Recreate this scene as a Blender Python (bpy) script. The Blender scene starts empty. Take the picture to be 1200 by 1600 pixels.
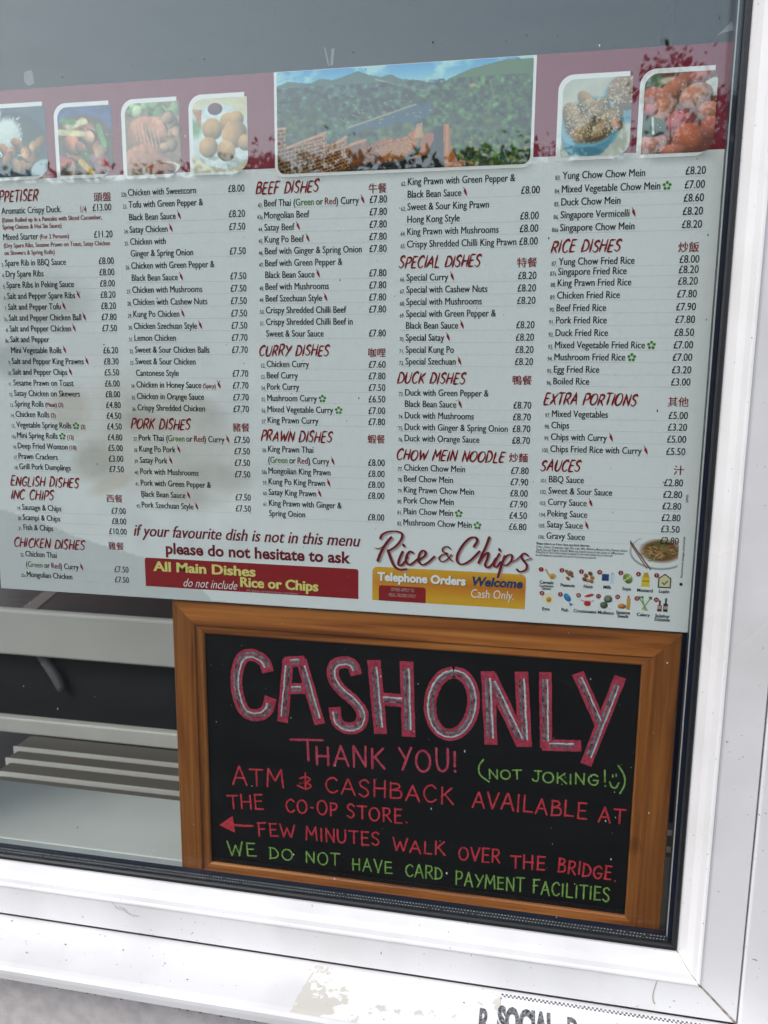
import bpy, math, random
import numpy as np

# ---------------------------------------------------------------- camera, sky, sun, exposure
scene = bpy.context.scene
COL = scene.collection
CAM = np.array([0.0, -0.838, 1.5])
FPX = 1220.4                                     # focal length in pixels of a 1200 x 1600 picture
ROT = np.array([[0.9820733, 0.03982967, -0.1842434],
                [0.18830646, -0.16308267, 0.96847546],
                [0.00852716, -0.98580812, -0.16765932]])
cam_data = bpy.data.cameras.new('camera')
cam = bpy.data.objects.new('camera', cam_data)
COL.objects.link(cam)
from mathutils import Matrix, Vector
cr, cd, cf = ROT[:, 0], ROT[:, 1], ROT[:, 2]
cam.matrix_world = Matrix(((cr[0], -cd[0], -cf[0], CAM[0]), (cr[1], -cd[1], -cf[1], CAM[1]),
                           (cr[2], -cd[2], -cf[2], CAM[2]), (0, 0, 0, 1)))
cam_data.sensor_fit = 'VERTICAL'
cam_data.sensor_height = 32.0
cam_data.lens = 32.0 * FPX / 1600.0
cam_data.clip_start = 0.02
cam_data.clip_end = 500
cam_data.dof.use_dof = True                      # a phone lens focused on the poster
cam_data.dof.focus_distance = 0.87
cam_data.dof.aperture_fstop = 9.5
scene.camera = cam

SUN_EL, SUN_AZ = math.radians(43), math.radians(231)   # azimuth measured clockwise from +Y
world = bpy.data.worlds.new('World')
scene.world = world
world.use_nodes = True
wn, wl = world.node_tree.nodes, world.node_tree.links
bg = wn['Background']
sky = wn.new('ShaderNodeTexSky')
sky.sky_type = 'NISHITA'
sky.sun_disc = False
sky.sun_elevation = SUN_EL
sky.sun_rotation = SUN_AZ
sky.air_density = 1.5
sky.dust_density = 1.0
sky.ozone_density = 2.0
hs = wn.new('ShaderNodeHueSaturation')
hs.inputs['Saturation'].default_value = 0.40
wl.new(sky.outputs[0], hs.inputs['Color'])
wl.new(hs.outputs[0], bg.inputs['Color'])
bg.inputs['Strength'].default_value = 0.15

sun_data = bpy.data.lights.new('sun', 'SUN')
sun_data.energy = 1.1
sun_data.angle = math.radians(30)
sun_data.color = (1.0, 0.95, 0.90)
sun = bpy.data.objects.new('sun', sun_data)
COL.objects.link(sun)
sd = Vector((math.sin(SUN_AZ) * math.cos(SUN_EL), math.cos(SUN_AZ) * math.cos(SUN_EL), math.sin(SUN_EL)))
sun.rotation_euler = sd.to_track_quat('Z', 'Y').to_euler()
sun.location = (0, -4, 6)

scene.view_settings.view_transform = 'Standard'
scene.view_settings.look = 'None'
scene.view_settings.gamma = 1.0
scene.view_settings.exposure = 0.86
scene.cycles.max_bounces = 6
scene.cycles.transparent_max_bounces = 18
scene.cycles.use_denoising = True
scene.cycles.denoiser = 'OPENIMAGEDENOISE'
scene.cycles.denoising_input_passes = 'RGB_ALBEDO_NORMAL'
scene.cycles.denoising_prefilter = 'ACCURATE'
scene.cycles.caustics_reflective = False
scene.cycles.caustics_refractive = False

# ---------------------------------------------------------------- helpers
rng = random.Random(7)
nrng = np.random.default_rng(11)


def ray(px, py):
    return ROT @ np.array([(px - 600) / FPX, (py - 800) / FPX, 1.0])


def on_y(px, py, y):
    """Where the line of sight through a picture point meets the upright plane at depth y: (x, z)."""
    d = ray(px, py)
    p = CAM + d * (y - CAM[1]) / d[1]
    return p[0], p[2]


def on_z(px, py, z):
    d = ray(px, py)
    p = CAM + d * (z - CAM[2]) / d[2]
    return p[0], p[1]


def lin(r, g, b):
    def f(c):
        c /= 255.0
        return c / 12.92 if c <= 0.04045 else ((c + 0.055) / 1.055) ** 2.4
    return (f(r), f(g), f(b), 1.0)


def tag(o, label=None, cat=None, group=None, kind=None):
    if label: o['label'] = label
    if cat: o['category'] = cat
    if group: o['group'] = group
    if kind: o['kind'] = kind
    return o


def empty(name, loc, label, cat, group=None):
    o = bpy.data.objects.new(name, None)
    o.empty_display_size = 0.05
    COL.objects.link(o)
    o.location = loc
    return tag(o, label, cat, group)


def link(name, mesh, parent=None):
    o = bpy.data.objects.new(name, mesh)
    COL.objects.link(o)
    if parent is not None:
        o.parent = parent
        root = parent
        off = Vector((0, 0, 0))
        while root is not None:
            off += Vector(root.location)
            root = root.parent
        o.location = -off          # vertices are written in world coordinates
    return o


class MB:
    """Collects faces with a material each; build() links them as one mesh object."""
    def __init__(self):
        self.v, self.f, self.m, self.mats = [], [], [], []

    def mi(self, mat):
        if mat not in self.mats: self.mats.append(mat)
        return self.mats.index(mat)

    def add(self, verts, faces, mat):
        k, i = len(self.v), self.mi(mat)
        self.v += [tuple(map(float, p)) for p in verts]
        self.f += [tuple(k + q for q in f) for f in faces]
        self.m += [i] * len(faces)
        return self

    def box(self, x0, x1, y0, y1, z0, z1, mat):
        v = [(x0, y0, z0), (x1, y0, z0), (x1, y1, z0), (x0, y1, z0), (x0, y0, z1), (x1, y0, z1), (x1, y1, z1), (x0, y1, z1)]
        return self.add(v, [(0, 3, 2, 1), (4, 5, 6, 7), (0, 1, 5, 4), (1, 2, 6, 5), (2, 3, 7, 6), (3, 0, 4, 7)], mat)

    def build(self, name, parent=None, smooth=False, bevel=0, seg=2):
        me = bpy.data.meshes.new(name)
        me.from_pydata(self.v, [], self.f)
        for m in self.mats: me.materials.append(m)
        if len(self.mats) > 1: me.polygons.foreach_set('material_index', self.m)
        if smooth: me.polygons.foreach_set('use_smooth', [True] * len(me.polygons))
        me.update()
        o = link(name, me, parent)
        if bevel:
            b = o.modifiers.new('bevel', 'BEVEL')
            b.width, b.segments, b.limit_method, b.angle_limit = bevel, seg, 'ANGLE', math.radians(30)
        return o


def mat(name, col, rough=0.5, var=0.0, scale=20.0, bump=0.0, bscale=None, spec=0.5, metal=0.0, col2=None, stretch=None):
    m = bpy.data.materials.new(name)
    m.use_nodes = True
    n, l = m.node_tree.nodes, m.node_tree.links
    p = n['Principled BSDF']
    p.inputs['Roughness'].default_value = rough
    p.inputs['Metallic'].default_value = metal
    p.inputs['Specular IOR Level'].default_value = spec
    c = tuple(col[:3]) + (1,)
    p.inputs['Base Color'].default_value = c
    if var or col2 or bump:
        tc = n.new('ShaderNodeTexCoord')
        mp = n.new('ShaderNodeMapping')
        l.new(tc.outputs['Object'], mp.inputs['Vector'])
        if stretch: mp.inputs['Scale'].default_value = stretch
        t = n.new('ShaderNodeTexNoise')
        t.inputs['Scale'].default_value = scale
        t.inputs['Detail'].default_value = 6
        l.new(mp.outputs[0], t.inputs['Vector'])
        if var or col2:
            r = n.new('ShaderNodeValToRGB')
            c2 = tuple(col2[:3]) + (1,) if col2 else tuple(x * (1 - var) for x in c[:3]) + (1,)
            r.color_ramp.elements[0].color, r.color_ramp.elements[1].color = c2, c
            r.color_ramp.elements[0].position, r.color_ramp.elements[1].position = 0.33, 0.62
            l.new(t.outputs['Fac'], r.inputs[0])
            l.new(r.outputs[0], p.inputs['Base Color'])
        if bump:
            t2 = n.new('ShaderNodeTexNoise')
            t2.inputs['Scale'].default_value = bscale or scale
            t2.inputs['Detail'].default_value = 5
            l.new(mp.outputs[0], t2.inputs['Vector'])
            b = n.new('ShaderNodeBump')
            b.inputs['Strength'].default_value = bump
            b.inputs['Distance'].default_value = 0.002
            l.new(t2.outputs['Fac'], b.inputs['Height'])
            l.new(b.outputs[0], p.inputs['Normal'])
    return m


def ink(name, rgb, rough=0.55):
    return mat(name, lin(*rgb), rough, spec=0.3)


def upvc_material():
    """White window plastic: faint grime in soft patches plus tiny dark specks."""
    m = mat('upvc_white', (0.80, 0.79, 0.795), 0.28)
    n, l = m.node_tree.nodes, m.node_tree.links
    p = n['Principled BSDF']
    tc = n.new('ShaderNodeTexCoord')
    a = n.new('ShaderNodeTexNoise'); a.inputs['Scale'].default_value = 6; a.inputs['Detail'].default_value = 7
    r = n.new('ShaderNodeValToRGB')
    r.color_ramp.elements[0].color = (0.66, 0.645, 0.64, 1); r.color_ramp.elements[1].color = (0.78, 0.765, 0.77, 1)
    r.color_ramp.elements[0].position, r.color_ramp.elements[1].position = 0.3, 0.55
    s = n.new('ShaderNodeTexNoise'); s.inputs['Scale'].default_value = 230; s.inputs['Detail'].default_value = 2
    r2 = n.new('ShaderNodeValToRGB')
    r2.color_ramp.elements[0].position, r2.color_ramp.elements[1].position = 0.735, 0.76
    mx = n.new('ShaderNodeMix'); mx.data_type = 'RGBA'
    mx.inputs[7].default_value = (0.33, 0.31, 0.28, 1)
    l.new(tc.outputs['Object'], a.inputs['Vector']); l.new(tc.outputs['Object'], s.inputs['Vector'])
    l.new(a.outputs['Fac'], r.inputs[0]); l.new(s.outputs['Fac'], r2.inputs[0])
    l.new(r2.outputs[0], mx.inputs[0]); l.new(r.outputs[0], mx.inputs[6])
    l.new(mx.outputs[2], p.inputs['Base Color'])
    w = n.new('ShaderNodeTexNoise'); w.inputs['Scale'].default_value = 3.5
    l.new(tc.outputs['Object'], w.inputs['Vector'])
    mr = n.new('ShaderNodeMapRange'); mr.inputs[3].default_value = 0.2; mr.inputs[4].default_value = 0.42
    l.new(w.outputs['Fac'], mr.inputs[0]); l.new(mr.outputs[0], p.inputs['Roughness'])
    return m


def wood_material(name, along):
    m = bpy.data.materials.new(name)
    m.use_nodes = True
    n, l = m.node_tree.nodes, m.node_tree.links
    p = n['Principled BSDF']
    tc = n.new('ShaderNodeTexCoord'); mp = n.new('ShaderNodeMapping')
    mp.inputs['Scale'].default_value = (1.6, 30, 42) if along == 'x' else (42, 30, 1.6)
    l.new(tc.outputs['Object'], mp.inputs['Vector'])
    t = n.new('ShaderNodeTexNoise'); t.inputs['Scale'].default_value = 2.2; t.inputs['Detail'].default_value = 8; t.inputs['Distortion'].default_value = 0.7
    l.new(mp.outputs[0], t.inputs['Vector'])
    r = n.new('ShaderNodeValToRGB')
    e = r.color_ramp.elements
    q = 1.12 if along == 'x' else 0.72               # upright rails toned darker, level rails lighter
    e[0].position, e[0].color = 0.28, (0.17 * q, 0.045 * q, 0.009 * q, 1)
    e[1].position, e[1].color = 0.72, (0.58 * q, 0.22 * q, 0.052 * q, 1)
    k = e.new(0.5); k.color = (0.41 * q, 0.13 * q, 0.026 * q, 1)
    l.new(t.outputs['Fac'], r.inputs[0])
    # a few dark knots
    vo = n.new('ShaderNodeTexVoronoi'); vo.inputs['Scale'].default_value = 6.5
    l.new(tc.outputs['Object'], vo.inputs['Vector'])
    kr = n.new('ShaderNodeValToRGB')
    kr.color_ramp.elements[0].position, kr.color_ramp.elements[1].position = 0.03, 0.11
    kr.color_ramp.elements[0].color = (0.25, 0.16, 0.12, 1)
    l.new(vo.outputs['Distance'], kr.inputs[0])
    mx = n.new('ShaderNodeMix'); mx.data_type = 'RGBA'; mx.blend_type = 'MULTIPLY'; mx.inputs[0].default_value = 0.9
    l.new(r.outputs[0], mx.inputs[6]); l.new(kr.outputs[0], mx.inputs[7])
    l.new(mx.outputs[2], p.inputs['Base Color'])
    p.inputs['Roughness'].default_value = 0.42
    b = n.new('ShaderNodeBump'); b.inputs['Strength'].default_value = 0.12; b.inputs['Distance'].default_value = 0.001
    l.new(t.outputs['Fac'], b.inputs['Height']); l.new(b.outputs[0], p.inputs['Normal'])
    return m


def glass_material():
    """One face of a clear float pane: Schlick reflection over straight transmission."""
    m = bpy.data.materials.new('window_glass')
    m.use_nodes = True
    n, l = m.node_tree.nodes, m.node_tree.links
    n.remove(n['Principled BSDF'])
    out = n['Material Output']
    g = n.new('ShaderNodeNewGeometry')
    d = n.new('ShaderNodeVectorMath'); d.operation = 'DOT_PRODUCT'
    l.new(g.outputs['Normal'], d.inputs[0]); l.new(g.outputs['Incoming'], d.inputs[1])
    ab = n.new('ShaderNodeMath'); ab.operation = 'ABSOLUTE'; l.new(d.outputs['Value'], ab.inputs[0])
    om = n.new('ShaderNodeMath'); om.operation = 'SUBTRACT'; om.inputs[0].default_value = 1; l.new(ab.outputs[0], om.inputs[1])
    pw = n.new('ShaderNodeMath'); pw.operation = 'POWER'; pw.inputs[1].default_value = 5; l.new(om.outputs[0], pw.inputs[0])
    ma = n.new('ShaderNodeMath'); ma.operation = 'MULTIPLY_ADD'; ma.inputs[1].default_value = 0.967; ma.inputs[2].default_value = 0.033
    l.new(pw.outputs[0], ma.inputs[0])
    tr = n.new('ShaderNodeBsdfTransparent'); tr.inputs[0].default_value = (0.985, 0.994, 0.990, 1)
    gl = n.new('ShaderNodeBsdfGlossy'); gl.inputs['Roughness'].default_value = 0.0
    gl.inputs['Color'].default_value = (0.90, 0.97, 1, 1)
    mx = n.new('ShaderNodeMixShader')
    l.new(ma.outputs[0], mx.inputs[0]); l.new(tr.outputs[0], mx.inputs[1]); l.new(gl.outputs[0], mx.inputs[2])
    l.new(mx.outputs[0], out.inputs['Surface'])
    return m


def print_material():
    m = bpy.data.materials.new('printed_picture')
    m.use_nodes = True
    n, l = m.node_tree.nodes, m.node_tree.links
    a = n.new('ShaderNodeVertexColor'); a.layer_name = 'print'
    p = n['Principled BSDF']
    l.new(a.outputs['Color'], p.inputs['Base Color'])
    p.inputs['Roughness'].default_value = 0.5
    p.inputs['Specular IOR Level'].default_value = 0.3
    return m


UPVC = upvc_material()
GLASS = glass_material()
PRINT = print_material()
BLACK_RUBBER = mat('black_rubber', (0.012, 0.013, 0.015), 0.45, 0.3, 60)
BUTYL = mat('dark_sealant', (0.012, 0.015, 0.032), 0.4)
SPACER = mat('grey_spacer_metal', (0.055, 0.06, 0.075), 0.35, 0.25, 90, metal=0.3)
SPACER_DOT = mat('spacer_perforation', (0.85, 0.86, 0.87), 0.4)
GRIME = mat('joint_grime', (0.16, 0.125, 0.085), 0.9, col2=(0.50, 0.46, 0.40), scale=120)
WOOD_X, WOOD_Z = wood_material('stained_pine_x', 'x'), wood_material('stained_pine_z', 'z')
SLATE = mat('blackboard_paint', (0.0045, 0.0045, 0.0055), 0.5, col2=(0.0085, 0.0085, 0.0095), scale=9, spec=0.25, stretch=(1, 1, 2.5))
PAPER_WHITE = ink('paper_white', (236, 238, 238))
INK_BLACK = ink('ink_black', (14, 14, 17))
INK_GREY = ink('ink_grey', (70, 72, 76))
INK_RULE = ink('ink_rule', (198, 202, 203))
INK_RED = ink('ink_red', (140, 22, 32))
INK_MAROON = ink('ink_maroon', (118, 20, 34))
INK_BAND = ink('ink_maroon_band', (132, 22, 48))
INK_GREEN = ink('ink_green', (88, 128, 48))
INK_BOX = ink('ink_red_box', (150, 24, 30))
INK_LEAF = ink('ink_leaf', (72, 140, 40))
INK_PALE_YELLOW = ink('ink_pale_yellow', (232, 222, 130))
INK_NAVY = ink('ink_navy', (28, 66, 108))
INK_SHADOW = ink('ink_soft_shadow', (196, 168, 166))
INK_WHITE = ink('ink_white', (246, 246, 244))

# ---------------------------------------------------------------- the setting out of doors
GROUND = mat('wet_asphalt', (0.022, 0.022, 0.023), 0.8, 0.4, 14, 0.5, 160, spec=0.15)
PAVE = mat('dark_paving', (0.022, 0.020, 0.020), 0.8, 0.35, 9, 0.4, 90, spec=0.12)
g = MB().add([(-250, -300, 0), (250, -300, 0), (250, 60, 0), (-250, 60, 0)], [(0, 1, 2, 3)], GROUND)
tag(g.build('road'), kind='structure')
MB().box(-14, 14, -2.6, -0.004, 0.0, 0.12, PAVE).build('pavement', bevel=0.012)['kind'] = 'structure'

# trees over the road: the pane mirrors them
LEAF = mat('leaf_green', (0.05, 0.085, 0.025), 0.6, 0.5, 3)
BARK = mat('tree_bark', (0.07, 0.05, 0.035), 0.9, 0.4, 20, 0.6, 40)


def tube(mb, pts, rads, mat_, seg=7):
    pts = [np.array(p, float) for p in pts]
    v, f = [], []
    for i, p in enumerate(pts):
        t = pts[min(i + 1, len(pts) - 1)] - pts[max(i - 1, 0)]
        t /= np.linalg.norm(t) + 1e-9
        a = np.cross(t, (0, 0, 1) if abs(t[2]) < 0.9 else (1, 0, 0)); a /= np.linalg.norm(a)
        b = np.cross(t, a)
        for k in range(seg):
            w = 2 * math.pi * k / seg
            v.append(p + rads[i] * (math.cos(w) * a + math.sin(w) * b))
    for i in range(len(pts) - 1):
        for k in range(seg):
            f.append((i * seg + k, i * seg + (k + 1) % seg, (i + 1) * seg + (k + 1) % seg, (i + 1) * seg + k))
    f.append(tuple(range(seg))[::-1]); f.append(tuple((len(pts) - 1) * seg + k for k in range(seg)))
    mb.add(v, f, mat_)


def tree(x, y, h, r, n, label, wispy=0.0):
    root = empty('broadleaf_tree', (x, y, 0), label, 'tree', 'trees across the road')
    t = MB()
    tube(t, [(x, y, 0), (x + .05, y, h * .25), (x - .05, y + .05, h * .55), (x, y, h * .82)], [.17, .13, .09, .03], BARK)
    tips = []
    for k in range(11):
        a, z = rng.uniform(0, 6.28), h * rng.uniform(.2, .7)
        q = (x + r * .75 * math.cos(a), y + r * .75 * math.sin(a), min(h * .95, z + r * rng.uniform(.2, .8)))
        tube(t, [(x, y, z), ((x + q[0]) / 2, (y + q[1]) / 2, (z + q[2]) / 2 + .1), q], [.05, .03, .012], BARK, 5)
        tips.append(q)
    c = MB(); v, f = [], []
    clumps = []
    for k in range(34):
        a, u = rng.uniform(0, 6.28), rng.uniform(0, 1)
        rr = r * math.sqrt(rng.uniform(.05, 1)) * (1 - .62 * u ** 1.6)
        clumps.append((x + rr * math.cos(a), y + rr * math.sin(a), h * (.06 + .88 * u), r * rng.uniform(.2, .42)))
    for k in range(int(14 * wispy)):
        a = rng.uniform(0, 6.28)
        q = (x + r * .5 * math.cos(a), y + r * .5 * math.sin(a), h * rng.uniform(.95, 1.16))
        tube(t, [(x, y, h * .7), ((x + q[0]) / 2 + .05, (y + q[1]) / 2, (h * .7 + q[2]) / 2), q], [.02, .012, .004], BARK, 4)
        clumps.append(q + (r * .2,))
    for i in range(int(n * 1.7)):
        cx, cy, cz, cr_ = clumps[i % len(clumps)]
        p = np.array([rng.gauss(cx, cr_ * .45), rng.gauss(cy, cr_ * .45), max(.15, rng.gauss(cz, cr_ * .38))])
        d1 = nrng.normal(size=3); d1 /= np.linalg.norm(d1)
        d2 = np.cross(d1, nrng.normal(size=3)); d2 /= np.linalg.norm(d2)
        s = rng.uniform(.032, .075)
        k = len(v)
        v += [p - d1 * s, p + d2 * s * .5, p + d1 * s, p - d2 * s * .5]
        f.append((k, k + 1, k + 2, k + 3))
    c.add(v, f, LEAF)
    t.build('trunk', root)
    c.build('crown', root)


tree(-12.5, -14.0, 5.2, 2.7, 11000, 'bushy green tree across the road, mirrored at the far left of the pane')
tree(-8.4, -13.2, 4.7, 2.6, 11000, 'round leafy tree across the road, mirrored left of the landscape picture')
tree(-4.3, -13.6, 5.3, 2.6, 13000, 'dense leafy tree across the road, mirrored in the landscape picture')
tree(-1.0, -13.0, 5.1, 2.4, 13000, 'low spreading tree across the road, mirrored right of the landscape picture')
tree(1.9, -12.2, 4.8, 2.2, 10000, 'tall wispy tree across the road, its sprigs mirrored above the right food pictures', .6)
tree(5.2, -13.4, 4.9, 2.5, 8000, 'leafy tree across the road, mirrored beside the right window jamb')
hd = empty('hedge', (-4, -17, 0), 'tall green hedge added behind the trees to keep sky out of the reflection', 'hedge')  # added hedge: fills the mirrored gaps below the treeline with dark
MB().box(-34, 26, -18.2, -17.2, 0, 6.1, LEAF).build('hedge_core', hd)
hv, hf = [], []
for i in range(20000):
    p_ = np.array([rng.uniform(-30, 22), rng.uniform(-17.3, -16.7), 6.4 * rng.random() ** .7])
    d1 = nrng.normal(size=3); d1 /= np.linalg.norm(d1)
    d2 = np.cross(d1, nrng.normal(size=3)); d2 /= np.linalg.norm(d2)
    s_ = rng.uniform(.09, .18); k = len(hv)
    hv += [p_ - d1 * s_, p_ + d2 * s_ * .5, p_ + d1 * s_, p_ - d2 * s_ * .5]; hf.append((k, k + 1, k + 2, k + 3))
hl = MB().add(hv, hf, LEAF).build('hedge_leaves', hd); hl['kind'] = 'stuff'

# ---------------------------------------------------------------- building: outer wall, room
RENDER = mat('painted_render', (0.72, 0.665, 0.66), 0.85, 0.18, 60, 0.55, 420)
WX0, WX1, WZ0, WZ1 = -0.992, 0.2455, 0.803, 2.25       # window frame outline
w = MB()
w.box(-1.22, WX0 - .002, -0.045, 0.20, 0.10, 3.0, RENDER)
w.box(-5, -3.3, -0.045, 0.20, 0.10, 3.0, RENDER)
w.box(-3.3, -1.22, -0.045, 0.20, 2.5, 3.0, RENDER)  # lintel of an added opening that lets daylight in on the bench
w.box(WX1 + .078, 3.2, -0.045, 0.20, 0.10, 3.0, RENDER)
w.box(WX0 - .002, WX1 + .078, -0.045, 0.20, 0.10, 0.770, RENDER)
w.box(WX0 - .002, WX1 + .078, -0.045, 0.20, WZ1 + .002, 3.0, RENDER)
wall = w.build('shop_wall')
tag(wall, 'pale grey rendered shop wall below and around the window', 'wall')

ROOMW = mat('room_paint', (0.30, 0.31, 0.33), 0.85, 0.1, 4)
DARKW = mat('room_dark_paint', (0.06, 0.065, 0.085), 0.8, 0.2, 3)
FLOORM = mat('dark_plank_floor', (0.055, 0.032, 0.028), 0.5, col2=(0.028, 0.017, 0.015), scale=3, stretch=(1, 14, 1))
MB().box(-4.6, 2.6, 0.205, 5.2, 0.02, 0.10, FLOORM).build('shop_floor')['kind'] = 'structure'
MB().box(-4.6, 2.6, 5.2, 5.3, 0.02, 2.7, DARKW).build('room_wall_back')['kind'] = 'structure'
MB().box(2.6, 2.7, 0.205, 5.2, 0.02, 2.7, DARKW).build('room_wall_right')['kind'] = 'structure'  # no wall on the left: side left open to let daylight in
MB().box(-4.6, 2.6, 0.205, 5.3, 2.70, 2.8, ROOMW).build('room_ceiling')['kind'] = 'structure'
# a pale slanting strip over the floor
x0, y0 = on_z(40, 955, .104); x1, y1 = on_z(82, 922, .104)
fs = MB().add([(x0 - .05, y0, .104), (x0 + .05, y0, .104), (x1 + .05, y1, .104), (x1 - .05, y1, .104)], [(0, 1, 2, 3)],
              mat('floor_strip_pale', (0.17, 0.14, 0.13), .6))
tag(fs.build('floor_strip'), kind='structure')

# ---------------------------------------------------------------- the window
win = empty('window', ((WX0 + WX1) / 2, 0, WZ0), 'white plastic framed double glazed shop window with black gasket', 'window')
# section of the frame: (inset from the outside edge, y); runs from the outside edge to the glass
PROF = [(0.0, 0.028), (0.0, -0.0215), (0.0015, -0.024), (0.0385, -0.024), (0.0405, -0.0245), (0.0420, -0.0258), (0.0436, -0.0252),
        (0.0452, -0.0228), (0.0500, -0.0205), (0.0560, -0.0145), (0.0600, -0.0062), (0.0615, -0.0030), (0.0635, -0.0022), (0.0635, 0.028)]


def frame_side(axis, sign, a0, a1, edge, name, m, parent, prof=PROF, gap=0.0004):
    """A mitred length of frame. edge is the outside line; sign points towards the glass."""
    v, f = [], []
    for (i, y) in prof:
        c = edge + sign * i
        lo, hi = a0 + i + gap, a1 - i - gap
        v += [(lo, y, c), (hi, y, c)] if axis == 'x' else [(c, y, lo), (c, y, hi)]
    n = len(prof)
    for k in range(n - 1):
        f.append((2 * k, 2 * k + 1, 2 * k + 3, 2 * k + 2))
    f.append(tuple(2 * k for k in range(n))[::-1]); f.append(tuple(2 * k + 1 for k in range(n)))
    b = MB().add(v, f, m)
    return b.build(name, parent)


G_ = 0.0635
for (ax, sg, a0, a1, ed) in (('x', 1, WX0, WX1, WZ0), ('x', -1, WX0, WX1, WZ1), ('z', 1, WZ0, WZ1, WX0), ('z', -1, WZ0, WZ1, WX1)):
    frame_side(ax, sg, a0, a1, ed, 'frame_rail', UPVC, win)
# dirty weld line in the mitre of the lower right corner, lower left alike
for (xe, s) in ((WX1, -1), (WX0, 1)):
    b = MB(); v = []
    for (i, y) in PROF[2:-1]:
        for d in (-1, 1):
            e = 0.0009 + 0.0006 * (1 - i / G_)
            v.append((xe + s * i + d * e * .7, y - 0.0002, WZ0 + i - d * s * -1 * e * .7 * -1))
    n = len(v) // 2
    b.add(v, [(2 * k, 2 * k + 1, 2 * k + 3, 2 * k + 2) for k in range(n - 1)], GRIME)
    b.build('mitre_joint', win)
GX0, GX1, GZ0, GZ1 = WX0 + G_, WX1 - G_, WZ0 + G_, WZ1 - G_
# black glazing gasket
gw = 0.0058
GPROF = [(0.0, 0.001), (0.0, -0.0026), (0.0012, -0.0042), (gw - .0015, -0.0036), (gw, -0.0012), (gw, 0.001)]
for (ax, sg, a0, a1, ed) in (('x', 1, GX0, GX1, GZ0), ('x', -1, GX0, GX1, GZ1), ('z', 1, GZ0, GZ1, GX0), ('z', -1, GZ0, GZ1, GX1)):
    frame_side(ax, sg, a0, a1, ed, 'gasket', BLACK_RUBBER, win, GPROF, 0)
# panes
e = 0.0005
MB().box(GX0 + e, GX1 - e, 0.0015, 0.0055, GZ0 + e, GZ1 - e, GLASS).build('outer_pane', win)
MB().box(GX0 + e, GX1 - e, 0.0240, 0.0280, GZ0 + e, GZ1 - e, GLASS).build('inner_pane', win)
# spacer bars between the panes with rows of perforations
SH = 0.0036
sp = MB().box(GX0 + .001, GX1 - .001, 0.0058, 0.0165, GZ0 + .0005, GZ0 + SH, SPACER)
sp.box(GX0 + .001, GX1 - .001, 0.0167, 0.0237, GZ0 + .0005, GZ0 + SH + .0006, BUTYL)
so = sp.build('spacer_bar', win)
dots = MB()
x = GX0 + .01
while x < GX1 - .004:
    for k, yy in enumerate((0.0085, 0.0135)):
        xx = x + (0.0015 if k == 1 else 0)
        r_ = rng.uniform(.0005, .00066)
        v = [(xx + r_ * 1.35 * math.cos(a), yy + r_ * math.sin(a), GZ0 + SH + .00012) for a in [i * math.pi / 3 for i in range(6)]]
        if rng.random() > .05: dots.add(v, [tuple(range(6))], SPACER_DOT)
    x += 0.0037
do = dots.build('perforation', so); do['kind'] = 'stuff'
for (xa, xb, xm) in ((GX1 - .0095, GX1 - .0005, GX1 - .0095), (GX0 + .0005, GX0 + .0095, GX0 + .0095)):
    b = MB().box(xa, xb, 0.0058, 0.0237, GZ0 + SH + .001, GZ1 - .005, BUTYL)
    b.build('spacer_bar', win)
MB().box(GX1 - .0106, GX1 - .0097, 0.0060, 0.0085, GZ0 + .01, GZ1 - .005, mat('pane_edge_glint', (.45, .5, .47), .3)).build('painted_glint', win)  # pale strip painted as the glint along the pane edge
MB().box(GX0 + .001, GX1 - .001, 0.0058, 0.0237, GZ1 - SH, GZ1 - .0005, BUTYL).build('spacer_bar', win)
# inner half of the frame, facing the room
INN = mat('upvc_inside', (0.62, 0.66, 0.68), 0.4, 0.1, 12)
b = MB()
b.box(WX0, WX1, 0.0285, 0.092, WZ0 - .03, GZ0 - .0365, INN); b.box(WX0, WX1, 0.0285, 0.07, GZ1 + .005, WZ1, INN)
b.box(WX0, GX0 - .004, 0.0285, 0.07, GZ0, GZ1, INN); b.box(GX1 + .004, WX1, 0.0285, 0.07, GZ0, GZ1, INN)
b.build('inner_frame', win, bevel=.002)
b = MB().box(GX0, GX1, 0.0470, 0.0500, GZ0 - .0365, GZ0 - .0345, INN).box(GX0, GX1, 0.070, 0.0715, GZ0 - .0365, GZ0 - .035, INN)
b.build('inner_bead', win)
# coupling post to the right of the frame
p = MB(); p.box(WX1 + .0012, WX1 + .0770, -0.0238, 0.06, WZ0 - .01, WZ1, UPVC)
tag(p.build('window_post', None, bevel=.003, seg=3), 'white plastic post beside the right jamb of the window frame', 'window post')
# interior window board
SILLM = mat('window_board_white', (0.78, 0.79, 0.76), 0.35, 0.08, 7)
yb = on_z(285, 1250, GZ0 - .0375)[1]
s = MB().box(WX0 - .1, WX1 + .3, 0.0925, yb, GZ0 - .062, GZ0 - .0375, SILLM)
tag(s.build('window_board', None, bevel=.004, seg=3), 'white inner window board behind the glass', 'window sill')

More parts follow.
